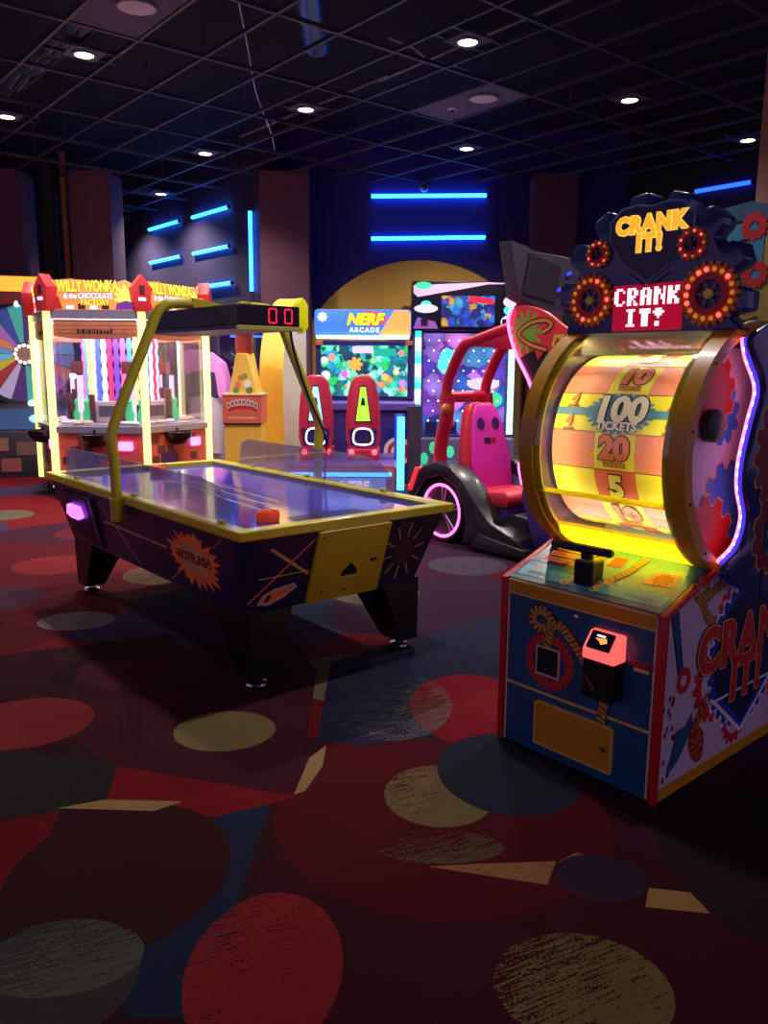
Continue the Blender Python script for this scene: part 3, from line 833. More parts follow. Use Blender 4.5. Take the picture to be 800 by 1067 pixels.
def drum_cell(x0, x1, a0, a1, m, r=RD, name='wheel_panel', nx=1):
    v = []; f = []; n = 6
    for i in range(n + 1):
        a = a0 + (a1 - a0) * i / n
        for x in (x0, x1):
            for rr in (r - 0.01, r):
                v.append((x, WY - rr * math.cos(a), WZ + rr * math.sin(a)))
    for i in range(n):
        b = 4 * i; c = b + 4
        f += [(b + 1, b + 3, c + 3, c + 1), (b, c, c + 2, b + 2), (b, b + 1, c + 1, c), (b + 2, c + 2, c + 3, b + 3)]
    f += [(0, 2, 3, 1), (4 * n, 4 * n + 1, 4 * n + 3, 4 * n + 2)]
    return link_mesh(name, v, f, m, drum, True)


def on_drum(a, x0=0.0, lift=0.0):
    def w(p):
        ang = a + p.y / RD; r = RD + 0.0012 + p.z + lift
        return Vector((x0 + p.x, WY - r * math.cos(ang), WZ + r * math.sin(ang)))
    return w


def drum_text(s, size, a, x, m, lift=0.0, bold=0.05, sx=1.0):
    text('lettering_outline', s, size, None, m_ink, drum, ext=0.0004, bold=bold + 0.035, warp=on_drum(a, x, lift), sx=sx)
    text('lettering', s, size, None, m, drum, ext=0.0004, bold=bold, warp=on_drum(a, x, lift + 0.0016), sx=sx)


m_num = mat('number_orange', (236, 130, 90), 0.4); m_numy = mat('number_yellow', (236, 232, 110), 0.4); m_numw = mat('number_white', (240, 240, 240), 0.4)
m_bluep = mat('wheel_blue', (84, 150, 206), 0.5)
bounds = [-84, -60, -36.5, -13, 10, 35, 60, 84, 108]
kinds = ['5', '10', '5b', '20', '100', '10', '5', '20']
g = 0.012
for i, kd in enumerate(kinds):
    a0, a1 = math.radians(bounds[i]) + g / 2, math.radians(bounds[i + 1]) - g / 2; am = (a0 + a1) / 2
    if kd == '100':
        drum_cell(-DX, DX, a0, a1, m_yw)
        b1, b2 = am - 0.045, am + 0.045
        drum_cell(-DX, DX, b1, b2, m_bluep, RD + 0.0008, 'stripe_print')
        gp = gear_pts(0.072, 0.084, 26)
        v = [on_drum(am, 0.0)(Vector((p[0] * 1.75, p[1], 0.0006))) for p in gp]
        vi = [on_drum(am, 0.0)(Vector((p[0] * 0.875, p[1] * 0.5, 0.0008))) for p in gp]; nn = len(v)
        link_mesh('gear_print', [on_drum(am, 0.0)(Vector((0, 0, 0.0008)))] + vi + v, [(0, j + 1, (j + 1) % nn + 1) for j in range(nn)] + [(j + 1, nn + j + 1, nn + (j + 1) % nn + 1, (j + 1) % nn + 1) for j in range(nn)], m_bluep, drum)
        drum_text('100', 0.135, am + 0.03, 0.0, m_numw, 0.0015, 0.05, 1.1)
        drum_text('TICKETS', 0.042, am - 0.15, 0.0, m_numw, 0.003, 0.04, 1.1)
        for s in (-1, 1):
            for q in (-1, 1):
                drum_text('4', 0.062, am + q * 0.13 + 0.02, s * 0.215, m_num, 0, 0.03)
                drum_text('TICKETS', 0.014, am + q * 0.13 - 0.07, s * 0.215, m_num, 0, 0.02)
        continue
    yl = kd in ('5', '5b')
    drum_cell(-DX, -0.09, a0, a1, m_yw if yl else m_pk)
    drum_cell(-0.088, 0.088, a0, a1, m_rdw if yl else m_yw)
    drum_cell(0.09, DX, a0, a1, m_yw if yl else m_pk)
    if yl: drum_text('5', 0.125, am, 0.0, m_numy, 0, 0.06)
    else:
        drum_text(kd[:2], 0.115, am + 0.03, 0.0, m_num, 0, 0.06, 1.1)
        drum_text('TICKETS', 0.026, am - 0.14, 0.0, m_num, 0, 0.03)
prism('pointer', [(0.0, 0.0), (0.062, 0.05), (0.062, -0.05)], FRONT(0.158, 0.222, 1.315), 0, 0.01, glow('pointer_green', (120, 230, 190), 0.6), K, 0.002)
# side wing with LED edge
wing_pts = [(0.326, 1.632), (0.359, 1.568), (0.453, 1.458), (0.416, 1.341), (0.374, 1.206), (0.378, 1.103), (0.428, 0.992), (0.386, 0.891), (0.28, 0.843), (0.258, 0.805), (0.321, 0.762), (0.468, 0.722), (0.70, 0.70), (1.0, 0.72), (1.06, 0.85), (1.06, 1.55), (0.98, 1.70), (0.70, 1.72), (0.477, 1.690)]
wp = [(p.x, p.y) for p in smooth_path([(a, b, 0) for a, b in wing_pts], 4, True)]
m_wing = mat('wing_navy_blue', (22, 52, 104), 0.25, coat=0.6)
wing = prism('side_wing', wp, RIGHT(0), 0.400, 0.424, m_wing, K, 0.004)
prism('wing_spacer', rect(0.62, 0.80, 0.98, 1.60), RIGHT(0), 0.31, 0.400, m_navy, K)
box('wing_seam', (0.4242, 0.545, 0.60), (0.4262, 0.555, 1.25), m_ink, wing)
FG = RIGHT(0.4242)
for (cx, cy, r, n, mm, a0) in ((0.64, 1.23, 0.20, 16, m_redd, 0.1), (0.60, 0.92, 0.13, 10, m_redd, 0.3), (0.62, 1.55, 0.12, 9, m_redd, 0.2)):
    holed('gear_print_edge', gear_pts(r + 0.007, r * 1.17 + 0.007, n, cx, cy, a0), r * 0.6, (cx, cy), FG, 0.0, 0.001, m_goldlt, wing)
    holed('gear_print', gear_pts(r, r * 1.17, n, cx, cy, a0), r * 0.62, (cx, cy), FG, 0.001, 0.002, mm, wing)
prism('flower_print', gear_pts(0.06, 0.085, 10, 0.62, 1.24), FG, 0.0, 0.002, m_gold, wing)
edge = wp[:4 * 9]
m_led = glow('pink_led', (255, 110, 150), 2.2, (255, 180, 200))
m_leddot = glow('pink_led_bulb', (255, 215, 225), 5.0)
ep = smooth_path([(0.372, a + 0.03, b) for a, b in wing_pts[0:9]], 6)
tube('led_strip', ep, 0.010, m_led, K, 8)
tube('wing_edge_tube', [(0.395, p.y - 0.024, p.z) for p in ep], 0.010, glow('blue_violet_edge', (70, 60, 230), 0.7), K, 8)
acc = 0
for a, b in zip(ep, ep[1:]):
    acc += (b - a).length
    if acc > 0.034:
        acc = 0; ball('led_bulb', tuple(b + Vector((0.004, -0.006, 0))), 0.008, m_leddot, K, 6)
# marquee
MY = 0.34
MC = (0.0, 1.775)
mq = [(-0.365, 1.662), (0.365, 1.662)]
top = []
for k in range(8):
    a = math.radians(-2 + 25 * k)
    for da, rr in ((-8.5, 0.352), (-7.2, 0.405), (-4.5, 0.425), (4.5, 0.425), (7.2, 0.405), (8.5, 0.352)):
        aa = a + math.radians(da); top.append((MC[0] + rr * math.cos(aa), max(1.70, MC[1] + rr * math.sin(aa) * 0.93)))
marq = prism('marquee', mq + [(x * (0.90 if x > 0 else 0.965), z) for x, z in top], FRONT(0), -(MY + 0.10), -MY, mat('marquee_navy', (34, 50, 104), 0.3, coat=0.5), K, 0.006)
box('marquee_base', (-0.33, MY + 0.02, 1.60), (0.33, MY + 0.34, 1.70), m_navy, K)
FMq = FRONT(MY)
heart = [(0, 1.845), (-0.10, 1.915), (-0.165, 2.0), (-0.168, 2.07), (-0.12, 2.115), (-0.06, 2.122), (0, 2.112), (0.06, 2.122), (0.12, 2.115), (0.168, 2.07), (0.165, 2.0), (0.10, 1.915)]
prism('shield_edge', [(x * 1.06, 1.99 + (y - 1.99) * 1.06) for x, y in heart], FMq, 0.0, 0.006, mat('shield_blue', (84, 116, 170), 0.3), marq, 0.002)
prism('shield', heart, FMq, 0.006, 0.009, mat('shield_dark', (24, 22, 60), 0.3), marq)
m_logo = glow('logo_orange', (250, 168, 40), 0.75, (250, 170, 40))
text2('CRANK', 0.082, FMq @ Matrix.Translation((0, 2.052, 0)), m_logo, mat('logo_yellow_edge', (250, 226, 110), 0.4, emit=(250, 220, 100), es=0.5), marq, 0.06, 0.10, off=0.0095, sx=0.95, space=1.12)
text2('IT!', 0.082, FMq @ Matrix.Translation((0, 1.985, 0)), m_logo, mat('logo_yellow_edge'), marq, 0.06, 0.10, off=0.0095, space=1.15)
for k in range(2):
    strip_print('chevron_print', [(-0.085, 1.902 - k * 0.024), (0, 1.846 - k * 0.024), (0.085, 1.902 - k * 0.024)], 0.008, FMq, 0.0095, mat('chevron_grey', (100, 84, 130), 0.3), marq)
# LED matrix
disp = prism('led_display', rect(-0.142, 1.668, 0.148, 1.838), FMq, 0.0, 0.006, glow('led_board_red', (200, 0, 44), 0.45, (60, 0, 14)), marq)
FONT = {'C': '01110 11001 11000 11000 11000 11001 01110', 'R': '11110 11011 11011 11110 11100 11010 11011', 'A': '01110 11011 11011 11111 11011 11011 11011',
        'N': '11001 11101 11101 11011 11011 11001 11001', 'K': '11011 11011 11110 11100 11110 11011 11011', 'I': '11110 01100 01100 01100 01100 01100 11110',
        'T': '11111 11111 01110 01110 01110 01110 01110', '!': '01110 11111 01110 00100 00000 01100 01100'}
dots = []; st = 0.0094
for row, (wd, y0) in enumerate((('CRANK', 1.822), ('IT!', 1.744))):
    x0 = 0.003 - (len(wd) * 6 - 1) * st / 2
    for li, ch in enumerate(wd):
        for r_, bits in enumerate(FONT[ch].split()):
            for c_, bt in enumerate(bits):
                if bt == '1': dots.append((x0 + (li * 6 + c_) * st, y0 - r_ * st))
v = []; f = []
for (x, y) in dots:
    h = 0.0043; b = len(v)
    v += [FMq @ Vector(p) for p in ((x - h, y - h, 0.007), (x + h, y - h, 0.007), (x + h, y + h, 0.007), (x - h, y + h, 0.007), (x - h * .6, y - h * .6, 0.010), (x + h * .6, y - h * .6, 0.010), (x + h * .6, y + h * .6, 0.010), (x - h * .6, y + h * .6, 0.010))]
    f += [(b + 4, b + 5, b + 6, b + 7), (b, b + 1, b + 5, b + 4), (b + 1, b + 2, b + 6, b + 5), (b + 2, b + 3, b + 7, b + 6), (b + 3, b, b + 4, b + 7)]
ld = link_mesh('led_dots', v, f, glow('led_dot_pink', (255, 190, 205), 1.5), disp); ld['kind'] = 'stuff'
# decorated gears with bulbs
m_gbrass = mat('brass_gear', (196, 110, 20), 0.35, 0.3)
m_bulbr = glow('red_bulb_lit', (255, 70, 60), 2.5, (255, 120, 100)); m_bulbo = glow('amber_bulb', (220, 110, 20), 0.5, (200, 110, 20))
for (cx, cy, r, n, nb, lit) in ((-0.245, 1.79, 0.098, 22, 16, (3, 0, 11)), (0.25, 1.787, 0.108, 24, 18, (5, 6, 8, 9, 10, 15, 2)), (-0.222, 1.965, 0.052, 14, 9, (2, 3, 5, 6, 8)), (0.172, 1.965, 0.056, 14, 9, (1, 2, 4, 5, 6, 8))):
    gr = holed('bulb_gear', gear_pts(r * 0.92, r * 1.06, n, cx, cy), r * 0.58, (cx, cy), FMq, 0.0, 0.014, m_gbrass, marq)
    arc_band('gear_rim', r * 0.46, r * 0.66, 0, 2 * PI, FMq, 0.0, 0.020, m_redp, gr, 28, cx=cx, cy=cy)
    prism('gear_back', circ(r * 0.5, 20, cx, cy), FMq, 0.0, 0.003, mat('gear_back_navy', (40, 40, 70), 0.3), gr)
    for k in range(6):
        a = k * PI / 3
        strip_print('gear_spoke', [(cx, cy), (cx + r * 0.5 * math.cos(a), cy + r * 0.5 * math.sin(a))], r * 0.1, FMq, 0.008, mat('spoke_grey', (110, 104, 130), 0.3), gr)
    prism('gear_hub', circ(r * 0.16, 12, cx, cy), FMq, 0.0, 0.022, m_yel if r > 0.08 else m_redd, gr)
    for k in range(nb):
        a = 2 * PI * k / nb
        q = FMq @ Vector((cx + r * 0.79 * math.cos(a), cy + r * 0.79 * math.sin(a), 0.014))
        ball('bulb', tuple(q), r * 0.085, m_bulbr if k in lit else m_bulbo, gr, 8)
# art on the right side panel
FR = RIGHT(HWX)
A_ = sideR
m_bl = mat('side_blue_print', (30, 70, 150), 0.45); m_wh = mat('side_white_print', (236, 234, 236), 0.45)
holed('gear_print', gear_pts(0.15, 0.172, 18, 0.40, 0.37, 0.1), 0.11, (0.40, 0.37), FR, 0.0003, 0.001, m_redp, A_)
holed('gear_print', gear_pts(0.15, 0.172, 18, 0.88, 0.36, 0.1), 0.11, (0.88, 0.36), FR, 0.0003, 0.001, m_redp, A_)
holed('gear_print', gear_pts(0.085, 0.102, 14, 0.47, 0.615), 0.055, (0.47, 0.615), FR, 0.0003, 0.001, m_redp, A_)
holed('gear_print', gear_pts(0.088, 0.105, 15, 0.585, 0.155), 0.06, (0.585, 0.155), FR, 0.0003, 0.001, m_redp, A_)
prism('gear_print_edge', gear_pts(0.295, 0.322, 30, 0.63, 0.43), FR, 0.0012, 0.002, m_wh, A_)
prism('gear_print', gear_pts(0.28, 0.306, 30, 0.63, 0.43), FR, 0.002, 0.003, m_bl, A_)
prism('gear_print_inner', circ(0.255, 40, 0.63, 0.43), FR, 0.003, 0.0034, mat('side_navy_print', (16, 30, 74), 0.45), A_)  # navy disc printed inside the blue gear
prism('shield_print_edge', [(0.37, 0.285), (0.63, 0.085), (0.89, 0.285)], FR, 0.0036, 0.004, m_wh, A_)
prism('shield_print', [(0.41, 0.275), (0.63, 0.108), (0.85, 0.275)], FR, 0.004, 0.0045, m_bl, A_)
prism('shield_print_inner', [(0.45, 0.275), (0.63, 0.14), (0.81, 0.275)], FR, 0.0045, 0.0048, mat('side_navy_print'), A_)  # navy triangle printed inside the shield
for s_, sz, zz in (('CRANK', 0.235, 0.49), ('IT!', 0.225, 0.325)):
    Ft = FR @ Matrix.Translation((0.64, zz, 0))
    text('lettering_outline', s_, sz, Ft, m_ink, A_, ext=0.0004, bold=0.088, off=0.005, space=1.14, sx=0.92)
    text('lettering_edge', s_, sz, Ft, m_goldlt, A_, ext=0.0004, bold=0.072, off=0.006, space=1.14, sx=0.92)
    text('lettering', s_, sz, Ft, m_redp, A_, ext=0.0004, bold=0.05, off=0.007, space=1.14, sx=0.92)
rope([(0.36, 0.60), (0.30, 0.63), (0.25, 0.70), (0.205, 0.735), (0.20, 0.775), (0.24, 0.785), (0.275, 0.75), (0.265, 0.715), (0.30, 0.715), (0.36, 0.735), (0.43, 0.75)], 0.042, FR, 0.0006, m_rope, m_roped, A_, 0.019)
rope([(0.70, 0.16), (0.72, 0.20), (0.76, 0.215), (0.85, 0.20), (0.98, 0.18)], 0.036, FR, 0.0006, m_rope, m_roped, A_, 0.017)
prism('lever_print_edge', [(0.030, 0.700), (0.036, 0.716), (0.078, 0.728), (0.152, 0.46), (0.112, 0.45)], FR, 0.0004, 0.0008, m_ink, A_)
prism('lever_print', [(0.040, 0.698), (0.074, 0.712), (0.146, 0.46), (0.118, 0.455)], FR, 0.0008, 0.0012, m_tealdk, A_)
holed('hub_print', circ(0.05, 24, 0.155, 0.425), 0.022, (0.155, 0.425), FR, 0.001, 0.0018, m_redp, A_)
prism('horn_print', [(0.235, 0.285), (0.19, 0.24), (0.13, 0.24), (0.075, 0.08), (0.155, 0.115), (0.20, 0.165), (0.245, 0.235)], FR, 0.0004, 0.0012, m_tealdk, A_)
rope([(0.35, 0.31), (0.29, 0.25), (0.245, 0.185), (0.275, 0.11), (0.315, 0.09), (0.31, 0.16), (0.265, 0.20)], 0.05, FR, 0.0014, mat('bow_orange', (190, 84, 30), 0.5), m_redd, A_, 0.03)
rr = random.Random(3)
for k in range(18):
    cx, cy = rr.uniform(0.03, 0.12), rr.uniform(0.06, 0.40)
    prism('confetti_print', circ(0.008, 6, cx, cy, ry=0.013), FR, 0.0004, 0.001, m_redd, A_)
# wheel behind: neighbour cabinet rear of this one
nb = thing('neighbour_cabinet', 'teal and straw coloured cabinet partly hidden behind the gear topped marquee', 'arcade machine',
           tuple(crank.matrix_basis @ Vector((0, 0, 0))), CT - PI / 2)
nb.location = Matrix.Rotation(CT - PI / 2, 4, 'Z') @ Vector((0, 0, 0)) + Vector((0.72805, 2.94063, 0))
nb.location = nb.location + Matrix.Rotation(CT - PI / 2, 3, 'Z') @ Vector((0.1, 1.4, 0))
box('body', (-0.62, 0.0, 0.0), (0.62, 0.7, 1.72), mat('grey_cabinet', (150, 146, 140), 0.5), nb, 0.01)
hdr = prism('art_header', [(-0.62, 1.72), (0.62, 1.72), (0.62, 2.16), (0.12, 2.20), (-0.24, 2.29), (-0.42, 2.27), (-0.62, 2.20)], FRONT(0), -0.6, 0.0, mat('slate_teal_print', (58, 92, 116), 0.5), nb)
FN = FRONT(0.0)
prism('straw_print', gear_pts(0.22, 0.29, 15, -0.02, 1.93), FN, 0.0004, 0.002, mat('straw_print', (170, 146, 60), 0.6, vs_=40, var=0.4), hdr)
prism('lever_print_edge', [(-0.50, 2.05), (-0.50, 2.19), (-0.20, 2.215), (-0.17, 2.14)], FN, 0.002, 0.0035, m_ink, hdr)
prism('lever_print', [(-0.48, 2.065), (-0.48, 2.175), (-0.21, 2.20), (-0.185, 2.145)], FN, 0.0035, 0.005, m_teal, hdr)
prism('rod_print', [(-0.235, 1.94), (-0.165, 1.94), (-0.165, 2.16), (-0.235, 2.16)], FN, 0.0035, 0.005, m_teal, hdr)
for (cx, cy, r) in ((-0.215, 2.175, 0.055), (-0.195, 1.96, 0.055)):
    holed('wheel_print', gear_pts(r, r * 1.15, 12, cx, cy), r * 0.4, (cx, cy), FN, 0.005, 0.008, m_redp, hdr)

# ================================================================== air hockey table
TT = 0.6936
TL, TW = 1.300, 0.650
table = thing('air_hockey_table', 'air hockey table with yellow rails, dark printed sides and overhead scoreboard', 'air hockey table', (-0.9567, 4.8822, 0), TT - PI / 2)
K = table
m_rail = mat('rail_yellow', (226, 214, 30), 0.28, coat=0.4)
m_railp = mat('rail_pale_cap', (206, 196, 96), 0.3)
m_skirt = mat('table_navy_laminate', (30, 26, 62), 0.35, vs_=3, var=0.15, coat=0.2)
m_tblk = mat('table_black', (12, 11, 18), 0.35)
m_play = mat('play_surface_blue', (44, 52, 200), 0.10, vs_=2.5, var=0.25, coat=0.6)


def octo(hl, hw, c): return [(hl - c, -hw), (hl, -hw + c), (hl, hw - c), (hl - c, hw), (-hl + c, hw), (-hl, hw - c), (-hl, -hw + c), (-hl + c, -hw)]


# skirt as a flared octagonal shell
o1, o2 = octo(1.285, 0.635, 0.05), octo(1.16, 0.555, 0.07)
v = [(x, y, 0.765) for x, y in o1] + [(x, y, 0.385) for x, y in o2]
skirt = link_mesh('skirt', v, [tuple(range(8)), tuple(range(8, 16))[::-1]] + [(i, i + 8, (i + 1) % 8 + 8, (i + 1) % 8) for i in range(8)], m_skirt, K)
play = box('playing_surface', (-1.24, -0.59, 0.755), (1.24, 0.59, 0.785), m_play, K)
for sy in (-1, 1):
    box('side_rail', (-1.30, min(sy * 0.585, sy * 0.65), 0.765), (1.30, max(sy * 0.585, sy * 0.65), 0.812), m_rail, K, 0.008)
    box('rail_cushion', (-1.235, min(sy * 0.565, sy * 0.588), 0.78), (1.235, max(sy * 0.565, sy * 0.588), 0.806), m_railp, K, 0.004)
for sx in (-1, 1):
    for sy in (-1, 1):
        box('end_rail', (min(sx * 1.225, sx * 1.30), min(sy * 0.19, sy * 0.60), 0.766), (max(sx * 1.225, sx * 1.30), max(sy * 0.19, sy * 0.60), 0.812), m_rail, K, 0.006)
    box('goal_bridge', (min(sx * 1.235, sx * 1.30), -0.195, 0.796), (max(sx * 1.235, sx * 1.30), 0.195, 0.813), m_rail, K, 0.004)
    box('goal_back', (min(sx * 1.272, sx * 1.298), -0.195, 0.762), (max(sx * 1.272, sx * 1.298), 0.195, 0.800), m_rail, K)
    box('goal_slot', (min(sx * 1.238, sx * 1.246), -0.18, 0.782), (max(sx * 1.238, sx * 1.246), 0.18, 0.797), m_ink, K)
# printed swoosh, centre line and dots on the surface
FT = TOP(0.785)
m_wp = mat('surface_white_print', (206, 206, 226), 0.2); m_rp = mat('surface_violet_print', (120, 80, 150), 0.2)
for k in range(6):
    y0 = -0.16 + 0.055 * k
    P_ = smooth_path([(-0.75 + 0.08 * k, y0 * 0.4 - 0.1, 0), (-0.3, y0 * 0.7 + 0.02, 0), (0.25, y0 * 0.9 - 0.02, 0), (0.85 - 0.07 * k, y0 - 0.04, 0)], 10)
    strip_print('swoosh_print', [(p.x, p.y) for p in P_], 0.016 + 0.004 * (k % 2), FT, 0.0006 + k * 1e-4, m_wp if k % 2 == 0 else m_rp, play)
arc_band('centre_circle_print', 0.19, 0.20, 0, 2 * PI, FT, 0.0, 0.0005, m_rp, play, 40)
prism('goal_print', [(1.0, -0.22), (1.225, -0.24), (1.225, 0.24), (1.0, 0.22), (0.96, 0.0)], FT, 0.0, 0.0004, mat('surface_navy_print', (40, 36, 110), 0.2), play)
strip_print('centre_line_print', [(0, -0.56), (0, 0.56)], 0.012, FT, 0.0014, m_rp, play)


def face_frame(p0, p1, lo, hi):
    """frame on a sloping skirt face: x along p0->p1 (top edge), y up the face"""
    a = Vector((p0[0], p0[1], 0.765)); b = Vector((p1[0], p1[1], 0.765)); c = Vector((lo[0], lo[1], 0.385)); d_ = Vector((hi[0], hi[1], 0.385))
    mid_t = (a + b) / 2; mid_b = (c + d_) / 2
    return fr(tuple(mid_b), tuple(b - a), tuple(mid_t - mid_b))


FSide = face_frame((-1, -0.635), (1, -0.635), (-1, -0.555), (1, -0.555))
FEnd = face_frame((1.285, -0.5), (1.285, 0.5), (1.16, -0.5), (1.16, 0.5))
m_burst = mat('burst_orange_print', (214, 96, 44), 0.4, vs_=9, var=0.35, emit=(214, 90, 40), es=0.05); m_burst2 = mat('burst_gold_print', (226, 168, 96), 0.4, vs_=9, var=0.3)
rr = random.Random(5)
bp = []
for k in range(44):
    a = 2 * PI * k / 44; r = rr.uniform(0.82, 1.04) if k % 2 else rr.uniform(0.60, 0.80)
    bp.append((0.74 + 0.30 * r * math.cos(a), 0.20 + 0.165 * r * math.sin(a)))
prism('burst_print', bp, FSide, 0.0005, 0.0012, m_burst, skirt)
prism('burst_core_print', [(0.74 + (x - 0.74) * 0.66, 0.20 + (y - 0.20) * 0.66) for x, y in bp], FSide, 0.0012, 0.0016, m_burst2, skirt)
text('lettering', 'HOTFLASH', 0.072, FSide @ Matrix.Translation((0.745, 0.205, 0)), m_redd, skirt, ext=0.0004, bold=0.04, off=0.0018)
for (p, q, w, mm) in (((-0.40, 0.22), (0.45, 0.21), 0.012, m_burst2), ((-0.42, 0.34), (0.02, 0.03), 0.008, m_burst2), ((0.98, 0.30), (1.10, 0.37), 0.004, m_burst2), ((0.42, 0.03), (0.56, 0.10), 0.005, m_burst2)):
    strip_print('ray_print', [p, q], w, FSide, 0.0006, mm, skirt)
# puck tray opening on the side
prism('tray_frame', rect(-1.02, 0.03, -0.56, 0.345), FSide, 0.0, 0.014, m_tblk, K, 0.004)
tr = prism('tray_recess', rect(-0.99, 0.05, -0.62, 0.325), FSide, 0.014, 0.015, m_ink, K)
m_uv = glow('violet_tray_light', (176, 70, 255), 4.0, (220, 160, 255))
prism('tray_light', [(-0.95, 0.205), (-0.90, 0.275), (-0.72, 0.275), (-0.70, 0.205), (-0.76, 0.185), (-0.88, 0.185)], FSide, 0.015, 0.045, m_uv, K, 0.006)
prism('tray_post', rect(-0.565, 0.02, -0.515, 0.345), FSide, 0.0, 0.02, mat('brown_post', (70, 58, 66), 0.4), K)
# end panel
m_epan = mat('end_panel_yellow', (206, 182, 26), 0.42, vs_=6, var=0.14)
ep_ = prism('end_panel', rect(-0.225, 0.005, 0.215, 0.400), FEnd, 0.0, 0.022, m_epan, K, 0.004)
FE2 = FEnd @ Matrix.Translation((0, 0, 0.022))
prism('coin_cup', [(0.05 * math.cos(a), 0.135 + 0.055 * math.sin(a)) for a in [PI * i / 12 for i in range(13)]], FE2, 0.0, 0.001, m_ink, ep_)
prism('coin_cup', circ(0.016, 12, 0.0, 0.185), FE2, 0.0, 0.0014, m_ink, ep_)
prism('cup_lip', rect(-0.055, 0.122, 0.055, 0.136), FE2, 0.0, 0.008, m_railp, ep_)
for (cx, cy, r) in ((0.132, 0.20, 0.012), (0.155, 0.202, 0.010), (-0.145, 0.06, 0.007), (-0.01, 0.055, 0.007), (0.19, 0.37, 0.005), (-0.2, 0.37, 0.005)):
    prism('bolt', circ(r, 10, cx, cy), FE2, 0.0, 0.002, m_ink, ep_)
# end prints
for (p, q, w, mm) in (((-0.47, 0.34), (-0.235, 0.17), 0.016, m_burst2), ((-0.23, 0.36), (-0.55, 0.06), 0.008, m_burst), ((-0.51, 0.185), (-0.235, 0.19), 0.006, m_railp)):
    strip_print('ray_print', [p, q], w, FEnd, 0.0008, mm, skirt)
prism('badge_print_edge', [(-0.50, 0.045), (-0.475, 0.095), (-0.42, 0.118), (-0.31, 0.135), (-0.285, 0.11), (-0.36, 0.06), (-0.44, 0.03)], FEnd, 0.0006, 0.0012, mat('badge_silver', (190, 186, 196), 0.35), skirt)
prism('badge_print', [(-0.485, 0.052), (-0.465, 0.088), (-0.415, 0.106), (-0.32, 0.122), (-0.305, 0.108), (-0.37, 0.066), (-0.44, 0.042)], FEnd, 0.0012, 0.0018, m_burst, skirt)
prism('badge_print_mark', [(-0.465, 0.055), (-0.448, 0.088), (-0.425, 0.09), (-0.44, 0.055)], FEnd, 0.0018, 0.0022, m_ink, skirt)
prism('sun_print', circ(0.062, 24, 0.36, 0.20, ry=0.075), FEnd, 0.0006, 0.0012, mat('sun_dark_print', (70, 40, 54), 0.4), skirt)
for k in range(10):
    a = 2 * PI * k / 10 + 0.2
    strip_print('sun_ray_print', [(0.36 + 0.075 * math.cos(a), 0.20 + 0.085 * math.sin(a)), (0.36 + 0.14 * math.cos(a), 0.20 + 0.165 * math.sin(a))], 0.006, FEnd, 0.0008, m_railp, skirt)
# legs
for sx in (-1, 1):
    for sy in (-1, 1):
        t0 = [(0.80, 0.28), (1.155, 0.28), (1.155, 0.535), (0.80, 0.535)]; b0 = [(1.00, 0.395), (1.16, 0.395), (1.16, 0.525), (1.00, 0.525)]
        v = [(sx * x, sy * y, 0.40) for x, y in t0] + [(sx * x, sy * y, 0.05) for x, y in b0]
        lg = link_mesh('leg', v, [(0, 1, 2, 3), (7, 6, 5, 4), (0, 4, 5, 1), (1, 5, 6, 2), (2, 6, 7, 3), (3, 7, 4, 0)], m_tblk, K, False, 0.006)
        lathe('foot', [(0.05, 0.0), (0.056, 0.008), (0.05, 0.018), (0.02, 0.024), (0.016, 0.055)], TOP(0, sx * 1.085, sy * 0.455), m_chrome, lg, 20)
# acrylic guards
m_guard = clear('guard_acrylic', (240, 238, 248), 0.05, 0.11, (214, 204, 246))
for sy, x0, x1 in ((-1, -1.02, 1.16), (1, -0.90, 0.86)):
    gp_ = [(x0, 0.815), (x1, 0.815), (x1 - 0.02, 0.90), (x1 - 0.14, 0.985), (x1 - 0.3, 1.005), (x0 + 0.14, 1.005), (x0 + 0.04, 0.97)]
    gd = prism('side_guard', gp_, FRONT(sy * 0.605), -0.003, 0.003, m_guard, K)
    for x in (x0 + 0.2, (x0 + x1) / 2, x1 - 0.1):
        box('guard_clip', (x - 0.02, sy * 0.605 - 0.012, 0.808), (x + 0.02, sy * 0.605 + 0.012, 0.828), m_railp, gd, 0.002)
# arch with scoreboard
m_arch = mat('arch_yellow_steel', (206, 194, 36), 0.35, vs_=6)
for sy in (-1, 1):
    pts = [(0, sy * 0.675, 0.70), (0, sy * 0.678, 0.95), (0, sy * 0.69, 1.10), (0, sy * 0.682, 1.17), (0, sy * 0.62, 1.32), (0, sy * 0.46, 1.67), (0, sy * 0.40, 1.80), (0, sy * 0.36, 1.845), (0, sy * 0.30, 1.865), (0, sy * 0.12, 1.872)]
    post = tube('arch_post', smooth_path(pts, 5), 0.029, m_arch, K, 14)
    tube('socket', [(0, sy * 0.675, 0.675), (0, sy * 0.675, 0.80)], 0.038, m_arch, post, 14)
    prism('post_tip', [(sy * 0.19, 1.845), (sy * 0.19, 1.90), (-sy * 0.0, 1.872)], RIGHT(0), -0.03, 0.03, m_arch, post)
m_score = mat('scoreboard_black', (22, 22, 32), 0.3)
sb_ = box('scoreboard', (-0.52, -0.19, 1.735), (0.52, 0.20, 1.845), m_score, K, 0.006)
box('scoreboard_hood', (-0.535, -0.20, 1.715), (0.535, 0.21, 1.735), mat('hood_grey', (92, 84, 104), 0.4), sb_, 0.003)
for sx in (-1, 1):
    box('end_lip', (sx * 0.53 - 0.012, -0.205, 1.712), (sx * 0.53 + 0.012, 0.205, 1.735), m_railp, sb_, 0.003)
FD = RIGHT(0.5205)
m_seg = glow('red_segment', (255, 20, 60), 2.0)
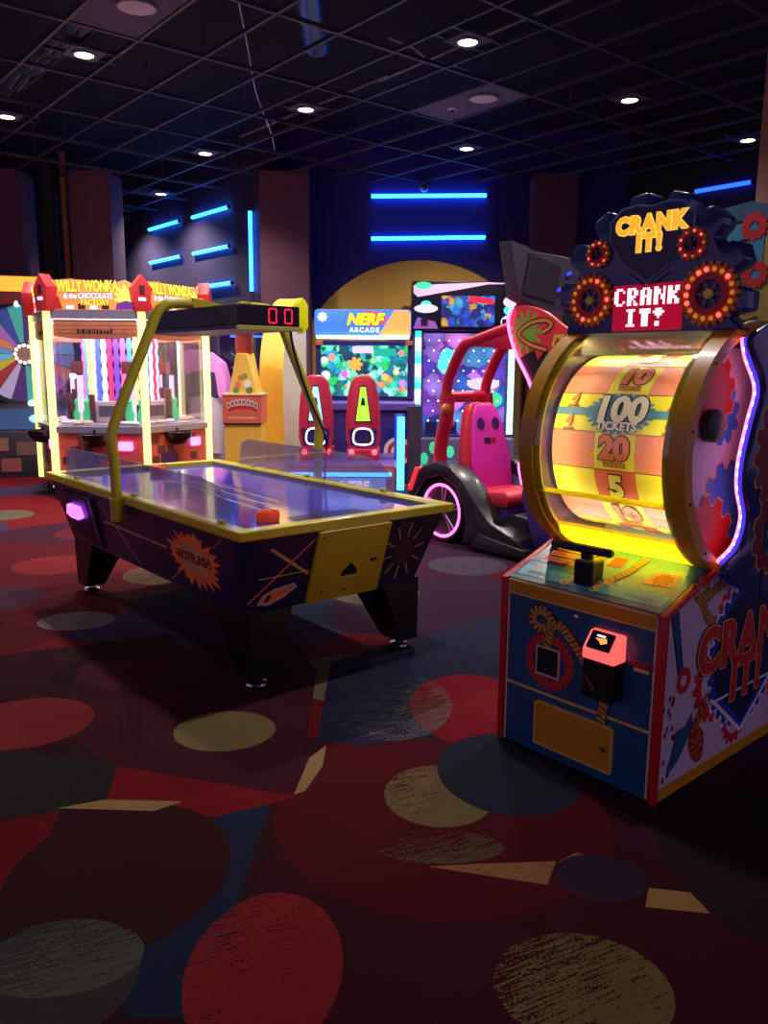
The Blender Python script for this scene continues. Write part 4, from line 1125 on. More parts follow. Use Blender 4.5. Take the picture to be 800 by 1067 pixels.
for cx in (0.025, 0.125):
    for (x0, y0, x1, y1) in ((-0.019, 0.034, 0.019, 0.040), (-0.019, -0.040, 0.019, -0.034), (-0.026, 0.003, -0.020, 0.036), (-0.026, -0.036, -0.020, -0.003), (0.020, 0.003, 0.026, 0.036), (0.020, -0.036, 0.026, -0.003)):
        prism('digit_segment', rect(cx + x0, 1.79 + y0, cx + x1, 1.79 + y1), FD, 0.0, 0.002, m_seg, sb_)
prism('yellow_side_fin', [(0.20, 1.735), (0.24, 1.70), (0.27, 1.74), (0.27, 1.86), (0.235, 1.90), (0.20, 1.85)], RIGHT(0), 0.44, 0.50, mat('fin_yellow', (244, 236, 20), 0.4, emit=(230, 230, 10), es=0.25), sb_, 0.004)
tube('power_cord', smooth_path([(0.40, 0.215, 1.73), (0.40, 0.24, 1.60), (0.36, 0.36, 1.35), (0.25, 0.56, 1.10), (0.12, 0.655, 0.92), (0.08, 0.67, 0.78)], 6), 0.008, m_blackp, K, 8)

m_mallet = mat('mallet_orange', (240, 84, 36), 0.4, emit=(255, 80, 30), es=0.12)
RZ = Matrix.Rotation(TT - PI / 2, 4, 'Z')
for (x, y, lab) in ((1.02, -0.335, 'orange air hockey mallet near the close yellow rail'), (-0.955, 0.0, 'orange air hockey mallet at the far end of the table')):
    p = RZ @ Vector((x, y, 0)) + Vector((-0.9567, 4.8822, 0))
    t = thing('air_hockey_mallet', lab, 'mallet', (p.x, p.y, 0.7868), 0, 'air hockey mallets')
    lathe('base', [(0.053, 0.0), (0.057, 0.004), (0.058, 0.040), (0.053, 0.048), (0.047, 0.047), (0.040, 0.024), (0.022, 0.018)], TOP(0), m_mallet, t, 28)
    lathe('knob', [(0.022, 0.016), (0.020, 0.034), (0.022, 0.042), (0.016, 0.050), (0.0, 0.052)], TOP(0), m_mallet, t, 20)

# ================================================================== hexagonal coin pusher island
HXS = 1.05
pusher = thing('coin_pusher_island', 'six sided coin pusher island with lit yellow corner posts and cartoon marquee', 'arcade machine', (-3.235, 10.16, 0), math.radians(1.0))
K = pusher
HV = [(HXS * math.cos(math.radians(240 + 60 * k)), HXS * math.sin(math.radians(240 + 60 * k))) for k in range(6)]
m_brick = mat('choc_brick_print', (206, 84, 74), 0.5, vs_=5, var=0.4)
m_brick2 = mat('dark_brick_print', (112, 50, 44), 0.5); m_brick3 = mat('orange_brick_print', (214, 110, 62), 0.5)
m_silver = mat('silver_frame', (176, 170, 180), 0.3, 0.6)
m_post = glow('post_lit_yellow', (244, 242, 130), 1.05, (250, 246, 180))
m_wood = mat('sign_wood', (186, 112, 84), 0.55, vs_=9, var=0.25, emit=(186, 100, 70), es=0.12)
m_pane = clear('pusher_glass', (240, 236, 246), 0.05)
m_floorw = mat('pusher_bed', (190, 186, 196), 0.3)
m_bowl = mat('bowl_black', (20, 18, 22), 0.35)
m_mag = glow('magenta_light', (255, 90, 240), 4.0)
m_choc = mat('chocolate_brown', (96, 40, 34), 0.5)
m_wy = glow('marquee_yellow_letters', (250, 226, 60), 0.7, (250, 226, 60)); m_wpu = mat('marquee_purple_edge', (74, 36, 112), 0.5)
m_ww = glow('marquee_white_letters', (236, 230, 250), 0.7, (236, 230, 250)); m_mor = glow('marquee_orange', (250, 140, 70), 0.55, (250, 150, 80))
m_mred = mat('marquee_red', (196, 44, 50), 0.5, emit=(196, 40, 44), es=0.2)


def ngon_at(sc, z): return [(x * sc, y * sc, z) for x, y in HV]


def hexprism(name, sc, z0, z1, m, parent, sc1=None):
    v = ngon_at(sc, z0) + ngon_at(sc1 or sc, z1)
    return link_mesh(name, v, [tuple(range(6))[::-1], tuple(range(6, 12))] + [(i, (i + 1) % 6, (i + 1) % 6 + 6, i + 6) for i in range(6)], m, parent)


hexprism('plinth', 0.94, 0.0, 0.12, m_black, K)
hexprism('base_cabinet', 0.985, 0.12, 0.76, m_brick, K)
hexprism('bed_rim', 1.02, 0.76, 0.83, m_silver, K)
hexprism('bed', 0.93, 0.83, 0.85, m_floorw, K)
hexprism('canopy', 1.0, 2.02, 2.12, m_silver, K)
hexprism('canopy_light', 0.90, 2.005, 2.018, glow('canopy_lightbox', (255, 244, 250), 9.0), K)
for k in range(6):
    x, y = HV[k]
    tube('corner_post', [(x * 0.995, y * 0.995, 0.14), (x * 0.995, y * 0.995, 2.10)], 0.043, m_post, K, 16)
for k in range(6):
    a, b = Vector((*HV[k], 0)), Vector((*HV[(k + 1) % 6], 0)); u = (b - a).normalized(); mid = (a + b) / 2
    FF = fr((mid.x, mid.y, 0), (u.x, u.y, 0), (0, 0, 1))
    FB = FF @ Matrix.Translation((0, 0, -0.014))
    hw = HXS / 2 - 0.06
    prism('window_pane', rect(-hw, 0.85, hw, 1.82), FF, -0.035, -0.030, m_pane, K)
    sgn = prism('wood_sign', [(-hw, 1.83), (-hw * 0.5, 1.805), (0, 1.80), (hw * 0.5, 1.805), (hw, 1.83), (hw, 2.015), (-hw, 2.015)], FF, -0.045, -0.018, m_wood, K, 0.003)
    for q in range(3):
        prism('plank_line', rect(-hw + 0.01, 1.858 + 0.045 * q, hw - 0.01, 1.862 + 0.045 * q), FF, -0.018, -0.0165, m_choc, sgn)
    rr = random.Random(40 + k)
    xx = -0.2
    while xx < 0.2:
        w_ = rr.uniform(0.012, 0.03); h_ = rr.uniform(0.03, 0.06)
        prism('sign_script', rect(xx, 1.86, xx + w_, 1.86 + h_), FF, -0.016, -0.0145, m_ink, sgn); xx += w_ + 0.012
    # printed bricks of the base
    base_art = prism('base_art', rect(-hw, 0.14, hw, 0.75), FB, -0.032, 0.0, m_brick, K)
    for r_ in range(5):
        off = 0.09 if r_ % 2 else 0.0
        for c_ in range(6):
            if rr.random() < 0.45: continue
            x0 = -hw + 0.02 + c_ * 0.16 + off
            if x0 + 0.12 > hw: continue
            prism('brick_print', rrect(x0, 0.17 + r_ * 0.115, x0 + rr.uniform(0.08, 0.13), 0.26 + r_ * 0.115, 0.02, 3), FB, 0.0, 0.004, rr.choice([m_brick2, m_brick3, m_choc, m_brick2]), base_art)
    # bowl with joystick and lights
    bw_ = lathe('coin_bowl', [(0.03, 0.0), (0.10, 0.02), (0.165, 0.09), (0.18, 0.15), (0.168, 0.155), (0.15, 0.12), (0.02, 0.10)], FF @ Matrix.Translation((-0.06, 0.60, 0.02)) @ Matrix.Rotation(-PI / 2, 4, 'X'), m_bowl, K, 20)
    tube('joystick', [tuple(FF @ Vector((-0.06, 0.70, 0.02))), tuple(FF @ Vector((-0.06, 0.80, 0.02)))], 0.014, m_ink, bw_, 8)
    prism('ticket_light', rrect(0.20, 0.56, 0.36, 0.66, 0.02, 3), FB, 0.0, 0.02, m_mag, K)
    prism('sticker', rect(-0.32, 0.36, -0.02, 0.50) if k % 2 == 0 else rect(-0.30, 0.34, -0.05, 0.52), FB, 0.004, 0.008, m_wpu, K)
    # marquee panel
    mqp = [(-hw - 0.05, 2.12), (hw + 0.05, 2.12), (hw + 0.05, 2.36), (hw * 0.75, 2.44), (hw * 0.45, 2.40), (0.05, 2.42), (-hw * 0.5, 2.45), (-hw, 2.43), (-hw - 0.05, 2.34)]
    pm = prism('marquee_panel', mqp, FF, -0.06, -0.01, m_mor, K, 0.004)
    prism('glow_print', gear_pts(0.09, 0.13, 11, 0.36, 2.26), FF, -0.01, -0.007, glow('marquee_gold', (255, 214, 90), 0.7), pm)
    prism('purple_print', [(0.24, 2.125), (0.47, 2.125), (0.46, 2.19), (0.36, 2.22), (0.26, 2.19)], FF, -0.01, -0.005, mat('marquee_purple', (110, 50, 150), 0.5, emit=(110, 50, 150), es=0.3), pm)
    prism('red_print', [(-hw - 0.04, 2.125), (-0.34, 2.125), (-0.38, 2.26), (-hw - 0.04, 2.30)], FF, -0.01, -0.007, m_mred, pm)
    text2('WILLY WONKA', 0.165, FF @ Matrix.Translation((-0.055, 2.365, -0.01)), m_wy, m_wpu, pm, 0.04, 0.085, off=0.002, sx=0.57)
    text2('& the CHOCOLATE', 0.085, FF @ Matrix.Translation((-0.05, 2.265, -0.01)), m_ww, m_wpu, pm, 0.03, 0.07, off=0.003, sx=0.74)
    text2('FACTORY', 0.085, FF @ Matrix.Translation((0.02, 2.195, -0.01)), m_wy, m_wpu, pm, 0.03, 0.07, off=0.003, sx=0.82)
    for q in range(4):
        prism('candy_print', rect(-0.30 + q * 0.13, 2.125, -0.22 + q * 0.13, 2.165 + 0.02 * (q % 2)), FF, -0.01, -0.006, m_choc if q % 2 else m_ww, pm)
    # house shaped corner piece
    c = Vector((*HV[k], 0)); o = c.normalized(); w = Vector((-o.y, o.x, 0))
    FH = fr((c.x * 1.0, c.y * 1.0, 0), tuple(w), (0, 0, 1))
    hp = prism('corner_turret', [(-0.075, 2.10), (0.075, 2.10), (0.115, 2.36), (0.10, 2.37), (0.0, 2.50), (-0.10, 2.37), (-0.115, 2.36)], FH, -0.08, 0.06, m_mred, K, 0.004)
    prism('turret_window', rect(-0.03, 2.28, 0.03, 2.38), FH, 0.06, 0.064, m_choc, hp)
    prism('turret_sign', rect(-0.04, 2.215, 0.04, 2.25), FH, 0.06, 0.066, m_ww, hp)
# inside: central tower of candy stripes, figures and shelves
cols = [(250, 240, 190), (80, 110, 240), (240, 250, 250), (250, 60, 110), (120, 80, 230), (250, 120, 170), (90, 170, 250), (255, 230, 120)]
for k in range(36):
    a = 2 * PI * k / 36; c = cols[k % 8]
    mm = glow('candy_stripe_%d' % (k % 8), c, 0.8, c)
    P_ = [(0.42 * math.cos(a), 0.42 * math.sin(a), 1.05 + 0.0), (0.42 * math.cos(a), 0.42 * math.sin(a), 1.98)]
    tw = tube('candy_tube', [(P_[0][0], P_[0][1], 1.05 + 0.93 * i / 12) for i in range(13)], [0.024 + 0.014 * (i % 2) for i in range(13)], mm, K, 8)
lathe('tower_core', [(0.37, 0.85), (0.37, 2.0)], TOP(0), mat('core_dark', (50, 34, 60), 0.5), K, 24)
for k in range(6):
    a = math.radians(270 + 60 * k); FI = fr((0.52 * math.cos(a), 0.52 * math.sin(a), 0), (-math.sin(a), math.cos(a), 0), (0, 0, 1))
    cab = prism('prize_display', rect(-0.16, 0.86, 0.16, 1.10), FI, -0.06, 0.05, mat('display_cream', (220, 210, 190), 0.4), K, 0.006)
    prism('display_screen', rect(-0.11, 0.92, 0.11, 1.05), FI, 0.05, 0.056, mat('display_grey', (90, 100, 110), 0.3), cab)
    for q, (dx, cc) in enumerate(((-0.24, (30, 170, 90)), (0.24, (30, 190, 110)))):
        lathe('green_figure', [(0.05, 0.86), (0.06, 0.95), (0.035, 1.03), (0.045, 1.10), (0.0, 1.16)], FI @ Matrix.Translation((dx, 0, 0)) @ Matrix.Rotation(-PI / 2, 4, 'X') if False else TOP(0, (FI @ Vector((dx, 0, 0.05))).x, (FI @ Vector((dx, 0, 0.05))).y), glow('figure_green', (60, 210, 130), 0.35), K, 12)
    for dx, hh in ((-0.40, 1.24), (0.40, 1.18)):
        pb = prism('choc_bar', rect(dx - 0.05, 0.86, dx + 0.05, hh), FI, -0.10, -0.04, m_choc, K, 0.006)
    prism('shelf_sign', rect(-0.44, 1.42, -0.30, 1.56), FI, -0.05, -0.03, m_brick2, K)
    prism('white_pillar', rect(-0.36, 0.86, -0.30, 1.40), FI, -0.02, 0.02, glow('pillar_white', (236, 226, 240), 0.5), K)
    for q in range(7):
        rr = random.Random(k * 10 + q)
        p = FI @ Vector((rr.uniform(-0.4, 0.4), 0.855, rr.uniform(0.12, 0.30)))
        ball('prize_pile', (p.x, p.y, 0.865), 0.05, mat('prize_gold', (220, 190, 120), 0.3) if q % 2 else mat('prize_white', (220, 214, 220), 0.3), K, 8, (1.3, 1.3, 0.5))

# ================================================================== shooting cabinet with twin seats
gun = thing('twin_seat_shooter', 'twin seat shooting arcade cabinet with blue and orange marquee and bright screen', 'arcade machine', (-0.30, 11.2, 0))
K = gun
m_purp = mat('cabinet_purple', (52, 40, 110), 0.4)
m_nblue = glow('marquee_blue_print', (50, 110, 230), 0.75, (60, 110, 220)); m_norg = glow('marquee_orange_print', (250, 150, 80), 0.8, (250, 150, 80))
box('cabinet_body', (-0.64, 0.06, 0.0), (0.68, 0.58, 1.86), m_purp, K, 0.01)
mq_ = prism('marquee', rrect(-0.645, 1.90, 0.645, 2.27, 0.05), FRONT(-0.02), -0.35, 0.0, m_nblue, K, 0.006)
FMn = FRONT(-0.02)
prism('marquee_orange_print', [(0.20, 1.91), (0.62, 1.91), (0.635, 1.95), (0.635, 2.22), (0.60, 2.26), (0.42, 2.26)], FMn, 0.001, 0.003, m_norg, mq_)
prism('burst_print', circ(0.20, 24, 0.12, 2.15, ry=0.10), FMn, 0.001, 0.004, glow('burst_magenta', (230, 70, 110), 0.6), mq_)
text2('NERF', 0.20, FMn @ Matrix.Translation((0.02, 2.135, 0)), glow('yellow_letters', (250, 236, 40), 0.9), mat('letters_edge', (190, 50, 30), 0.5), mq_, 0.05, 0.08, off=0.005, shear=0.25)
text('lettering', 'ARCADE', 0.085, FMn @ Matrix.Translation((0.02, 2.0, 0)), glow('white_letters', (240, 245, 255), 0.9), mq_, bold=0.03, off=0.004, space=1.3)
prism('corner_badge', gear_pts(0.05, 0.065, 8, -0.54, 2.17), FMn, 0.001, 0.005, glow('badge_white', (225, 235, 250), 0.8), mq_)
box('marquee_lamp', (-0.62, -0.055, 1.885), (0.62, -0.02, 1.925), glow('cool_white_tube', (210, 235, 255), 3.0), K, 0.006)
scr = prism('screen', rect(-0.58, 1.12, 0.62, 1.80), FRONT(0.06), 0.0, 0.02, cell_screen('game_screen', [(20, 190, 130), (10, 120, 150), (60, 220, 200), (10, 70, 100), (110, 235, 180), (30, 150, 210), (14, 60, 90), (40, 210, 170), (40, 200, 90), (20, 110, 120), (150, 240, 230), (240, 150, 90)], 11, 1.3), K)
FSc = FRONT(0.04)
prism('screen_banner', rrect(-0.14, 1.70, 0.14, 1.79, 0.02), FSc, 0.0, 0.004, glow('banner_pink', (240, 170, 210), 0.9), scr)
prism('score_panel', rect(0.15, 1.66, 0.45, 1.76), FSc, 0.0, 0.004, glow('panel_teal', (20, 150, 130), 0.8), scr)
prism('game_figure', gear_pts(0.07, 0.10, 7, -0.10, 1.55), FSc, 0.0, 0.004, glow('figure_orange', (250, 150, 60), 0.9), scr)
for (cx, cy, r, c) in ((0.3, 1.38, 0.05, (255, 170, 90)), (-0.25, 1.42, 0.05, (230, 90, 220)), (0.0, 1.36, 0.06, (60, 230, 90)), (0.45, 1.45, 0.04, (250, 200, 160)), (-0.42, 1.64, 0.05, (250, 130, 110)), (0.14, 1.60, 0.04, (120, 240, 120)), (0.52, 1.70, 0.04, (250, 120, 120)), (-0.5, 1.4, 0.06, (200, 245, 250)), (-0.52, 1.6, 0.05, (190, 240, 250)), (0.54, 1.3, 0.05, (180, 120, 240))):
    prism('game_target', circ(r, 12, cx, cy), FSc, 0.0, 0.003, glow('target_%d%d' % (c[0], c[1]), c, 0.9), scr)
for sx in (-1, 1):
    box('screen_bezel', (sx * 0.62 + 0.02 - 0.035, -0.02, 1.08), (sx * 0.62 + 0.02 + 0.035, 0.1, 1.86), m_purp, K, 0.006)
    box('corner_light', (sx * 0.60 + 0.02 - 0.05, -0.06, 1.80), (sx * 0.60 + 0.02 + 0.05, -0.02, 1.86), mat('bronze', (190, 110, 70), 0.4), K, 0.006)
box('console', (-0.66, -0.42, 0.0), (0.70, 0.08, 0.95), m_purp, K, 0.01)
box('console_top', (-0.66, -0.46, 0.95), (0.70, 0.08, 1.06), mat('console_violet', (90, 70, 160), 0.4), K, 0.02)
box('side_pod', (0.60, -0.52, 0.0), (0.78, 0.0, 1.02), mat('pod_dark', (56, 46, 60), 0.5), K, 0.01)
tp = prism('target_panel', rect(0.30, 0.18, 0.60, 0.72), FRONT(-0.425), 0, 0.01, mat('target_navy', (30, 30, 110), 0.4), K)
for r, c in ((0.19, m_white), (0.14, mat('crimson', (180, 30, 60), 0.4)), (0.09, m_white), (0.05, mat('crimson'))):
    prism('target_ring', circ(r, 28, 0.60 - 0.12, 0.42)[0:28], FRONT(-0.435), 0.0, 0.002 + (0.2 - r) * 0.02, c, tp)
# platform with seats
PZ = 0.44
box('platform', (-0.72, -2.02, 0.0), (0.44, -0.42, 0.40), mat('platform_violet', (86, 60, 130), 0.4), K, 0.01)
m_cy = glow('cyan_tube', (50, 150, 255), 5.0)
box('added_platform_glow', (-0.70, -2.04, 0.0), (0.42, -2.02, 0.02), glow('added_violet_glow', (130, 60, 255), 10.0), K)  # added violet strip to tint the carpet around the platform
rp = box('rear_board', (-0.80, -2.05, 0.02), (0.42, -2.02, 0.42), mat('rear_board_print', (180, 90, 80), 0.4), K)
box('rear_light', (-0.76, -2.08, 0.30), (0.38, -2.05, 0.34), m_cy, K)
box('rear_panel', (-0.70, -2.065, 0.05), (0.32, -2.05, 0.28), glow('rear_panel_lit', (150, 190, 240), 0.35), K)
text('lettering', 'NERF', 0.14, FRONT(-2.066, -0.05, 0.19), glow('white_letters'), rp, bold=0.04, off=0.003, shear=0.2)
text('lettering', 'ARCADE', 0.06, FRONT(-2.066, -0.05, 0.09), glow('white_letters'), rp, bold=0.03, off=0.003)
for xx in (0.50,):
    tube('light_pole', [(xx, -1.2, 0.02), (xx, -1.2, 0.92)], 0.045, m_cy, K, 12)
    box('pole_side', (xx - 0.08, -1.16, 0.0), (xx + 0.04, -1.08, 0.95), mat('pole_blue', (40, 60, 150), 0.4), K, 0.01)
m_crim = mat('seat_crimson', (176, 30, 62), 0.4, coat=0.3)
m_lamp_r = glow('tail_lamp_red', (255, 60, 70), 4.0)
m_ringw = glow('ring_white', (210, 220, 255), 2.0)
for sx_, lit in ((-0.53, (150, 220, 255)), (0.04, (150, 240, 60))):
    sgrp = [(-0.16, 0.52), (0.16, 0.52), (0.21, 0.66), (0.205, 0.95), (0.185, 1.18), (0.15, 1.34), (0.08, 1.42), (-0.08, 1.42), (-0.15, 1.34), (-0.185, 1.18), (-0.205, 0.95), (-0.21, 0.66)]
    FSt = FRONT(-1.32, sx_, 0.0)
    st_ = prism('seat_back', sgrp, FSt, -0.16, 0.0, m_crim, K, 0.025)
    prism('back_window', [(-0.10, 0.86), (0.10, 0.86), (0.035, 1.30), (-0.035, 1.30)], FSt, 0.0, 0.006, m_ink, st_)
    prism('back_light', [(-0.085, 0.875), (0.085, 0.875), (0.03, 1.28), (-0.03, 1.28)], FSt, 0.006, 0.012, glow('back_light_%d_%d' % lit[:2], lit, 0.9), st_)
    prism('back_mark', [(-0.03, 1.06), (0.03, 1.06), (0.015, 1.15), (-0.015, 1.15)], FSt, 0.012, 0.014, m_ink, st_)
    prism('lower_pad', [(-0.15, 0.57), (0.15, 0.57), (0.17, 0.78), (-0.17, 0.78)], FSt, 0.0, 0.008, mat('pad_navy', (36, 24, 84), 0.4), st_)
    lp = smooth_path([tuple(FSt @ Vector(p)) for p in ((-0.09, 0.60, 0.012), (0.09, 0.60, 0.012), (0.115, 0.70, 0.012), (0.07, 0.775, 0.012), (-0.07, 0.775, 0.012), (-0.115, 0.70, 0.012))], 5, True)
    tube('light_ring', lp, 0.010, m_ringw, st_, 8, True)
    box('seat_base', (sx_ - 0.20, -1.34, 0.40), (sx_ + 0.20, -0.85, 0.54), m_crim, K, 0.02)
    for q in (-1, 1):
        ball('tail_lamp', (sx_ + q * 0.14, -1.345, 0.50), 0.035, m_lamp_r, st_, 10)
tube('floor_cable', smooth_path([(0.62, -0.7, 0.012), (0.80, -0.85, 0.012), (0.72, -1.0, 0.012), (0.95, -0.95, 0.012), (1.05, -0.8, 0.012)], 6), 0.012, m_spk, K, 6)

# ================================================================== tall prize drop game
drop = thing('prize_drop_game', 'tall blue prize drop game with spaceship header and striped light columns', 'arcade machine', (1.16, 12.0, 0))
K = drop
m_dframe = mat('drop_frame_violet', (62, 54, 96), 0.4)
box('body', (-0.78, 0.12, 0.0), (0.74, 0.80, 2.02), m_dframe, K, 0.01)
field = prism('playfield', rect(-0.60, 0.52, 0.60, 2.0), FRONT(0.11), 0.0, 0.01, cell_screen('space_print', [(50, 40, 150), (90, 60, 190), (40, 90, 190), (120, 60, 180), (60, 50, 170), (150, 110, 220), (30, 40, 110), (70, 140, 210), (200, 120, 220)], 4.2, 1.05), K)
FPl = FRONT(0.10)
prism('ufo_print', [(-0.40, 1.52), (-0.34, 1.74), (-0.26, 1.80), (-0.16, 1.74), (-0.12, 1.52), (-0.2, 1.42), (-0.32, 1.42)], FPl, 0.0, 0.004, glow('ufo_cyan', (70, 220, 235), 0.8), field)
prism('ufo_print', circ(0.24, 20, 0.28, 1.28, ry=0.09), FPl, 0.0, 0.004, glow('saucer_white', (220, 200, 245), 0.45), field)
prism('planet_print', circ(0.15, 20, 0.42, 1.05, ry=0.12), FPl, 0.0, 0.004, glow('planet_green', (60, 190, 140), 0.6), field)
prism('window_print', rect(0.03, 1.1, 0.36, 1.18), FPl, 0.004, 0.006, glow('saucer_glow', (200, 230, 250), 1.0), field)
prism('rocket_print', [(-0.40, 0.98), (-0.30, 1.06), (-0.16, 0.84), (-0.12, 0.66), (-0.24, 0.72)], FPl, 0.0, 0.004, glow('rocket_maroon', (130, 60, 110), 0.4), field)
for i in range(4):
    prism('slot_print', rect(-0.56 + i * 0.30, 0.54, -0.40 + i * 0.30, 0.72), FPl, 0.0, 0.003, mat('slot_navy', (24, 30, 80), 0.4), field)
m_peg = glow('peg_white', (245, 225, 255), 1.6); m_pegb = glow('peg_blue', (110, 190, 255), 1.6)
for r_ in range(9):
    for c_ in range(8):
        x = -0.52 + c_ * 0.145 + (0.07 if r_ % 2 else 0)
        if x > 0.56: continue
        ball('peg', (x, 0.095, 1.90 - r_ * 0.145), 0.014, m_peg if (r_ + c_) % 3 else m_pegb, K, 6)
for sx in (-1, 1):
    for i in range(16):
        c = ((110, 250, 240), (255, 190, 225), (235, 245, 250), (60, 215, 205))[i % 4] if sx < 0 else ((190, 250, 245), (160, 240, 240))[i % 2]
        tube('light_segment', [(sx * 0.68, 0.07, 0.55 + i * 0.0925), (sx * 0.68, 0.07, 0.55 + (i + 1) * 0.0925)], 0.045, glow('column_light_%d_%d' % (c[0], c[2]), c, 1.3), K, 10)
hd_ = prism('header', rect(-0.78, 2.03, 0.74, 2.72), FRONT(-0.02), -0.55, 0.0, mat('header_black', (18, 16, 34), 0.3), K, 0.01)
FHd = FRONT(-0.02)
prism('header_screen', rect(-0.36, 2.09, 0.40, 2.52), FHd, 0.0, 0.006, cell_screen('header_video', [(20, 50, 170), (40, 120, 230), (190, 50, 50), (20, 30, 110), (30, 80, 200), (230, 160, 60), (60, 170, 220), (30, 60, 190), (24, 40, 140)], 11, 0.9), hd_)
prism('banner_print', [(0.0, 2.44), (0.38, 2.40), (0.38, 2.48), (0.06, 2.52)], FHd, 0.006, 0.008, glow('banner_red', (210, 30, 50), 0.8), hd_)
prism('beam_print', [(-0.76, 2.56), (-0.70, 2.50), (0.30, 2.68), (0.72, 2.69), (0.72, 2.60), (0.3, 2.70), (-0.2, 2.70)][:4] + [(0.28, 2.71), (-0.76, 2.66)], FHd, 0.0, 0.004, glow('beam_peach', (220, 170, 200), 0.45), hd_)
prism('planet_print', circ(0.12, 20, -0.62, 2.66, ry=0.05), FHd, 0.004, 0.006, glow('planet_green'), hd_)
prism('saucer_print', circ(0.17, 24, -0.58, 2.34, ry=0.06), FHd, 0.0, 0.006, glow('saucer_white'), hd_)
prism('saucer_dome', circ(0.08, 20, -0.58, 2.39, ry=0.06), FHd, 0.0, 0.005, glow('ufo_cyan'), hd_)
prism('glow_print', [(-0.76, 2.06), (-0.40, 2.06), (-0.45, 2.16), (-0.70, 2.22)], FHd, 0.0, 0.004, glow('plum_print', (130, 70, 150), 0.5), hd_)
for cx in (-0.60, 0.56):
    prism('speaker_opening', rect(cx - 0.05, 2.10, cx + 0.05, 2.20), FHd, 0.006, 0.009, m_ink, hd_)
for q, (cy, r, c) in enumerate(((2.16, 0.13, 'saucer_white'), (2.32, 0.09, 'ufo_cyan'), (2.44, 0.10, 'saucer_white'))):
    prism('robot_print', circ(r, 18, 0.62, cy, ry=r * 0.75), FHd, 0.0, 0.005 + 0.001 * q, MATS[c], hd_)
box('base_cabinet', (-0.78, -0.10, 0.0), (0.74, 0.14, 0.50), mat('drop_base_violet', (104, 92, 128), 0.4), K, 0.02)
for (cx, cz) in ((-0.45, 0.36), (-0.58, 0.20), (-0.2, 0.3)):
    prism('leaf_print', circ(0.06, 14, cx, cz, ry=0.09), FRONT(-0.10), 0.0, 0.004, glow('planet_green'), K)
prism('lamp_print', rect(-0.76, 0.04, -0.62, 0.12), FRONT(-0.10), 0, 0.01, glow('pink_lamp', (255, 170, 210), 1.5), K)

# ================================================================== red racing game with roll cage
kart = thing('racing_game', 'red roll cage racing game with magenta seat and pink lit wheel', 'arcade machine', (0.5074, 7.0808, 0), TH - PI / 2)
K = kart
m_kblk = mat('kart_black_plastic', (26, 24, 30), 0.35, coat=0.3)
m_kred = mat('cage_red', (206, 30, 62), 0.35, coat=0.3)
m_seat = mat('seat_magenta', (222, 44, 176), 0.5)
m_seatr = mat('seat_red', (200, 36, 60), 0.5)
m_pink = glow('pink_neon', (255, 80, 190), 4.0, (255, 150, 220))
m_spoke = mat('spoke_silver', (170, 160, 175), 0.25, 0.8)
WZK = 0.28


def wheel(y, parent):
    FWk = FRONT(y, 0, WZK)
    ty = lathe('tyre', [(0.19, -0.20), (0.275, -0.20), (0.285, -0.18), (0.285, 0.0), (0.272, 0.012), (0.245, 0.012), (0.235, -0.02), (0.19, -0.02)], FWk, mat('tyre_black', (22, 18, 24), 0.6), parent, 32)
    prism('wheel_back', circ(0.225, 28), FWk, -0.06, -0.05, mat('wheel_dark', (70, 12, 40), 0.4), ty)
    for k in range(5):
        a = 2 * PI * k / 5 + 0.3
        for q in (-0.12, 0.12):
            tube('spoke', [tuple(FWk @ Vector((0.03 * math.cos(a), 0.03 * math.sin(a), -0.02))), tuple(FWk @ Vector((0.215 * math.cos(a + q), 0.215 * math.sin(a + q), -0.02)))], 0.011, m_spoke, ty, 6)
    prism('hub', circ(0.045, 16), FWk, -0.04, 0.0, m_spoke, ty)
    tube('wheel_light', [tuple(FWk @ Vector((0.228 * math.cos(2 * PI * k / 40), 0.228 * math.sin(2 * PI * k / 40), 0.004))) for k in range(40)], 0.012, m_pink, ty, 8, True)


wheel(0.0, K)
# body tub with fender
fender = [(-0.40, 0.12), (-0.40, 0.40), (-0.33, 0.56), (-0.20, 0.66), (-0.03, 0.71), (0.14, 0.68), (0.30, 0.57), (0.46, 0.40), (0.62, 0.26), (0.92, 0.16), (1.0, 0.05), (0.30, 0.05), (0.34, 0.20), (0.31, 0.38), (0.20, 0.53), (0.0, 0.60), (-0.20, 0.53), (-0.31, 0.38), (-0.34, 0.20), (-0.34, 0.12)]
prism('fender', fender, FRONT(0.0), -0.18, 0.05, m_kblk, K, 0.012)
prism('fender', fender, FRONT(0.95), -0.05, 0.18, m_kblk, K, 0.012)
prism('chassis', [(-0.38, 0.10), (-0.36, 0.48), (-0.10, 0.58), (0.10, 0.36), (0.98, 0.30), (1.05, 0.04), (0.28, 0.04)], FRONT(0.18), -0.60, 0.0, m_kblk, K, 0.02)
prism('sill', [(0.40, 0.03), (1.02, 0.03), (1.02, 0.10), (0.50, 0.16)], FRONT(-0.05), -0.1, 0.02, m_kblk, K, 0.01)
prism('tail_lamp', [(-0.40, 0.42), (-0.34, 0.42), (-0.24, 0.64), (-0.30, 0.64)], FRONT(-0.03), -0.16, 0.03, mat('tail_red', (230, 50, 60), 0.3, emit=(240, 50, 60), es=0.5), K, 0.01)
tube('added_floor_glow', [(-0.36, 0.08, 0.10), (-0.36, 0.84, 0.10)], 0.012, glow('added_magenta_glow', (255, 50, 220), 14.0), K, 8)  # added magenta strip, hidden at the kart's rear, to tint the carpet
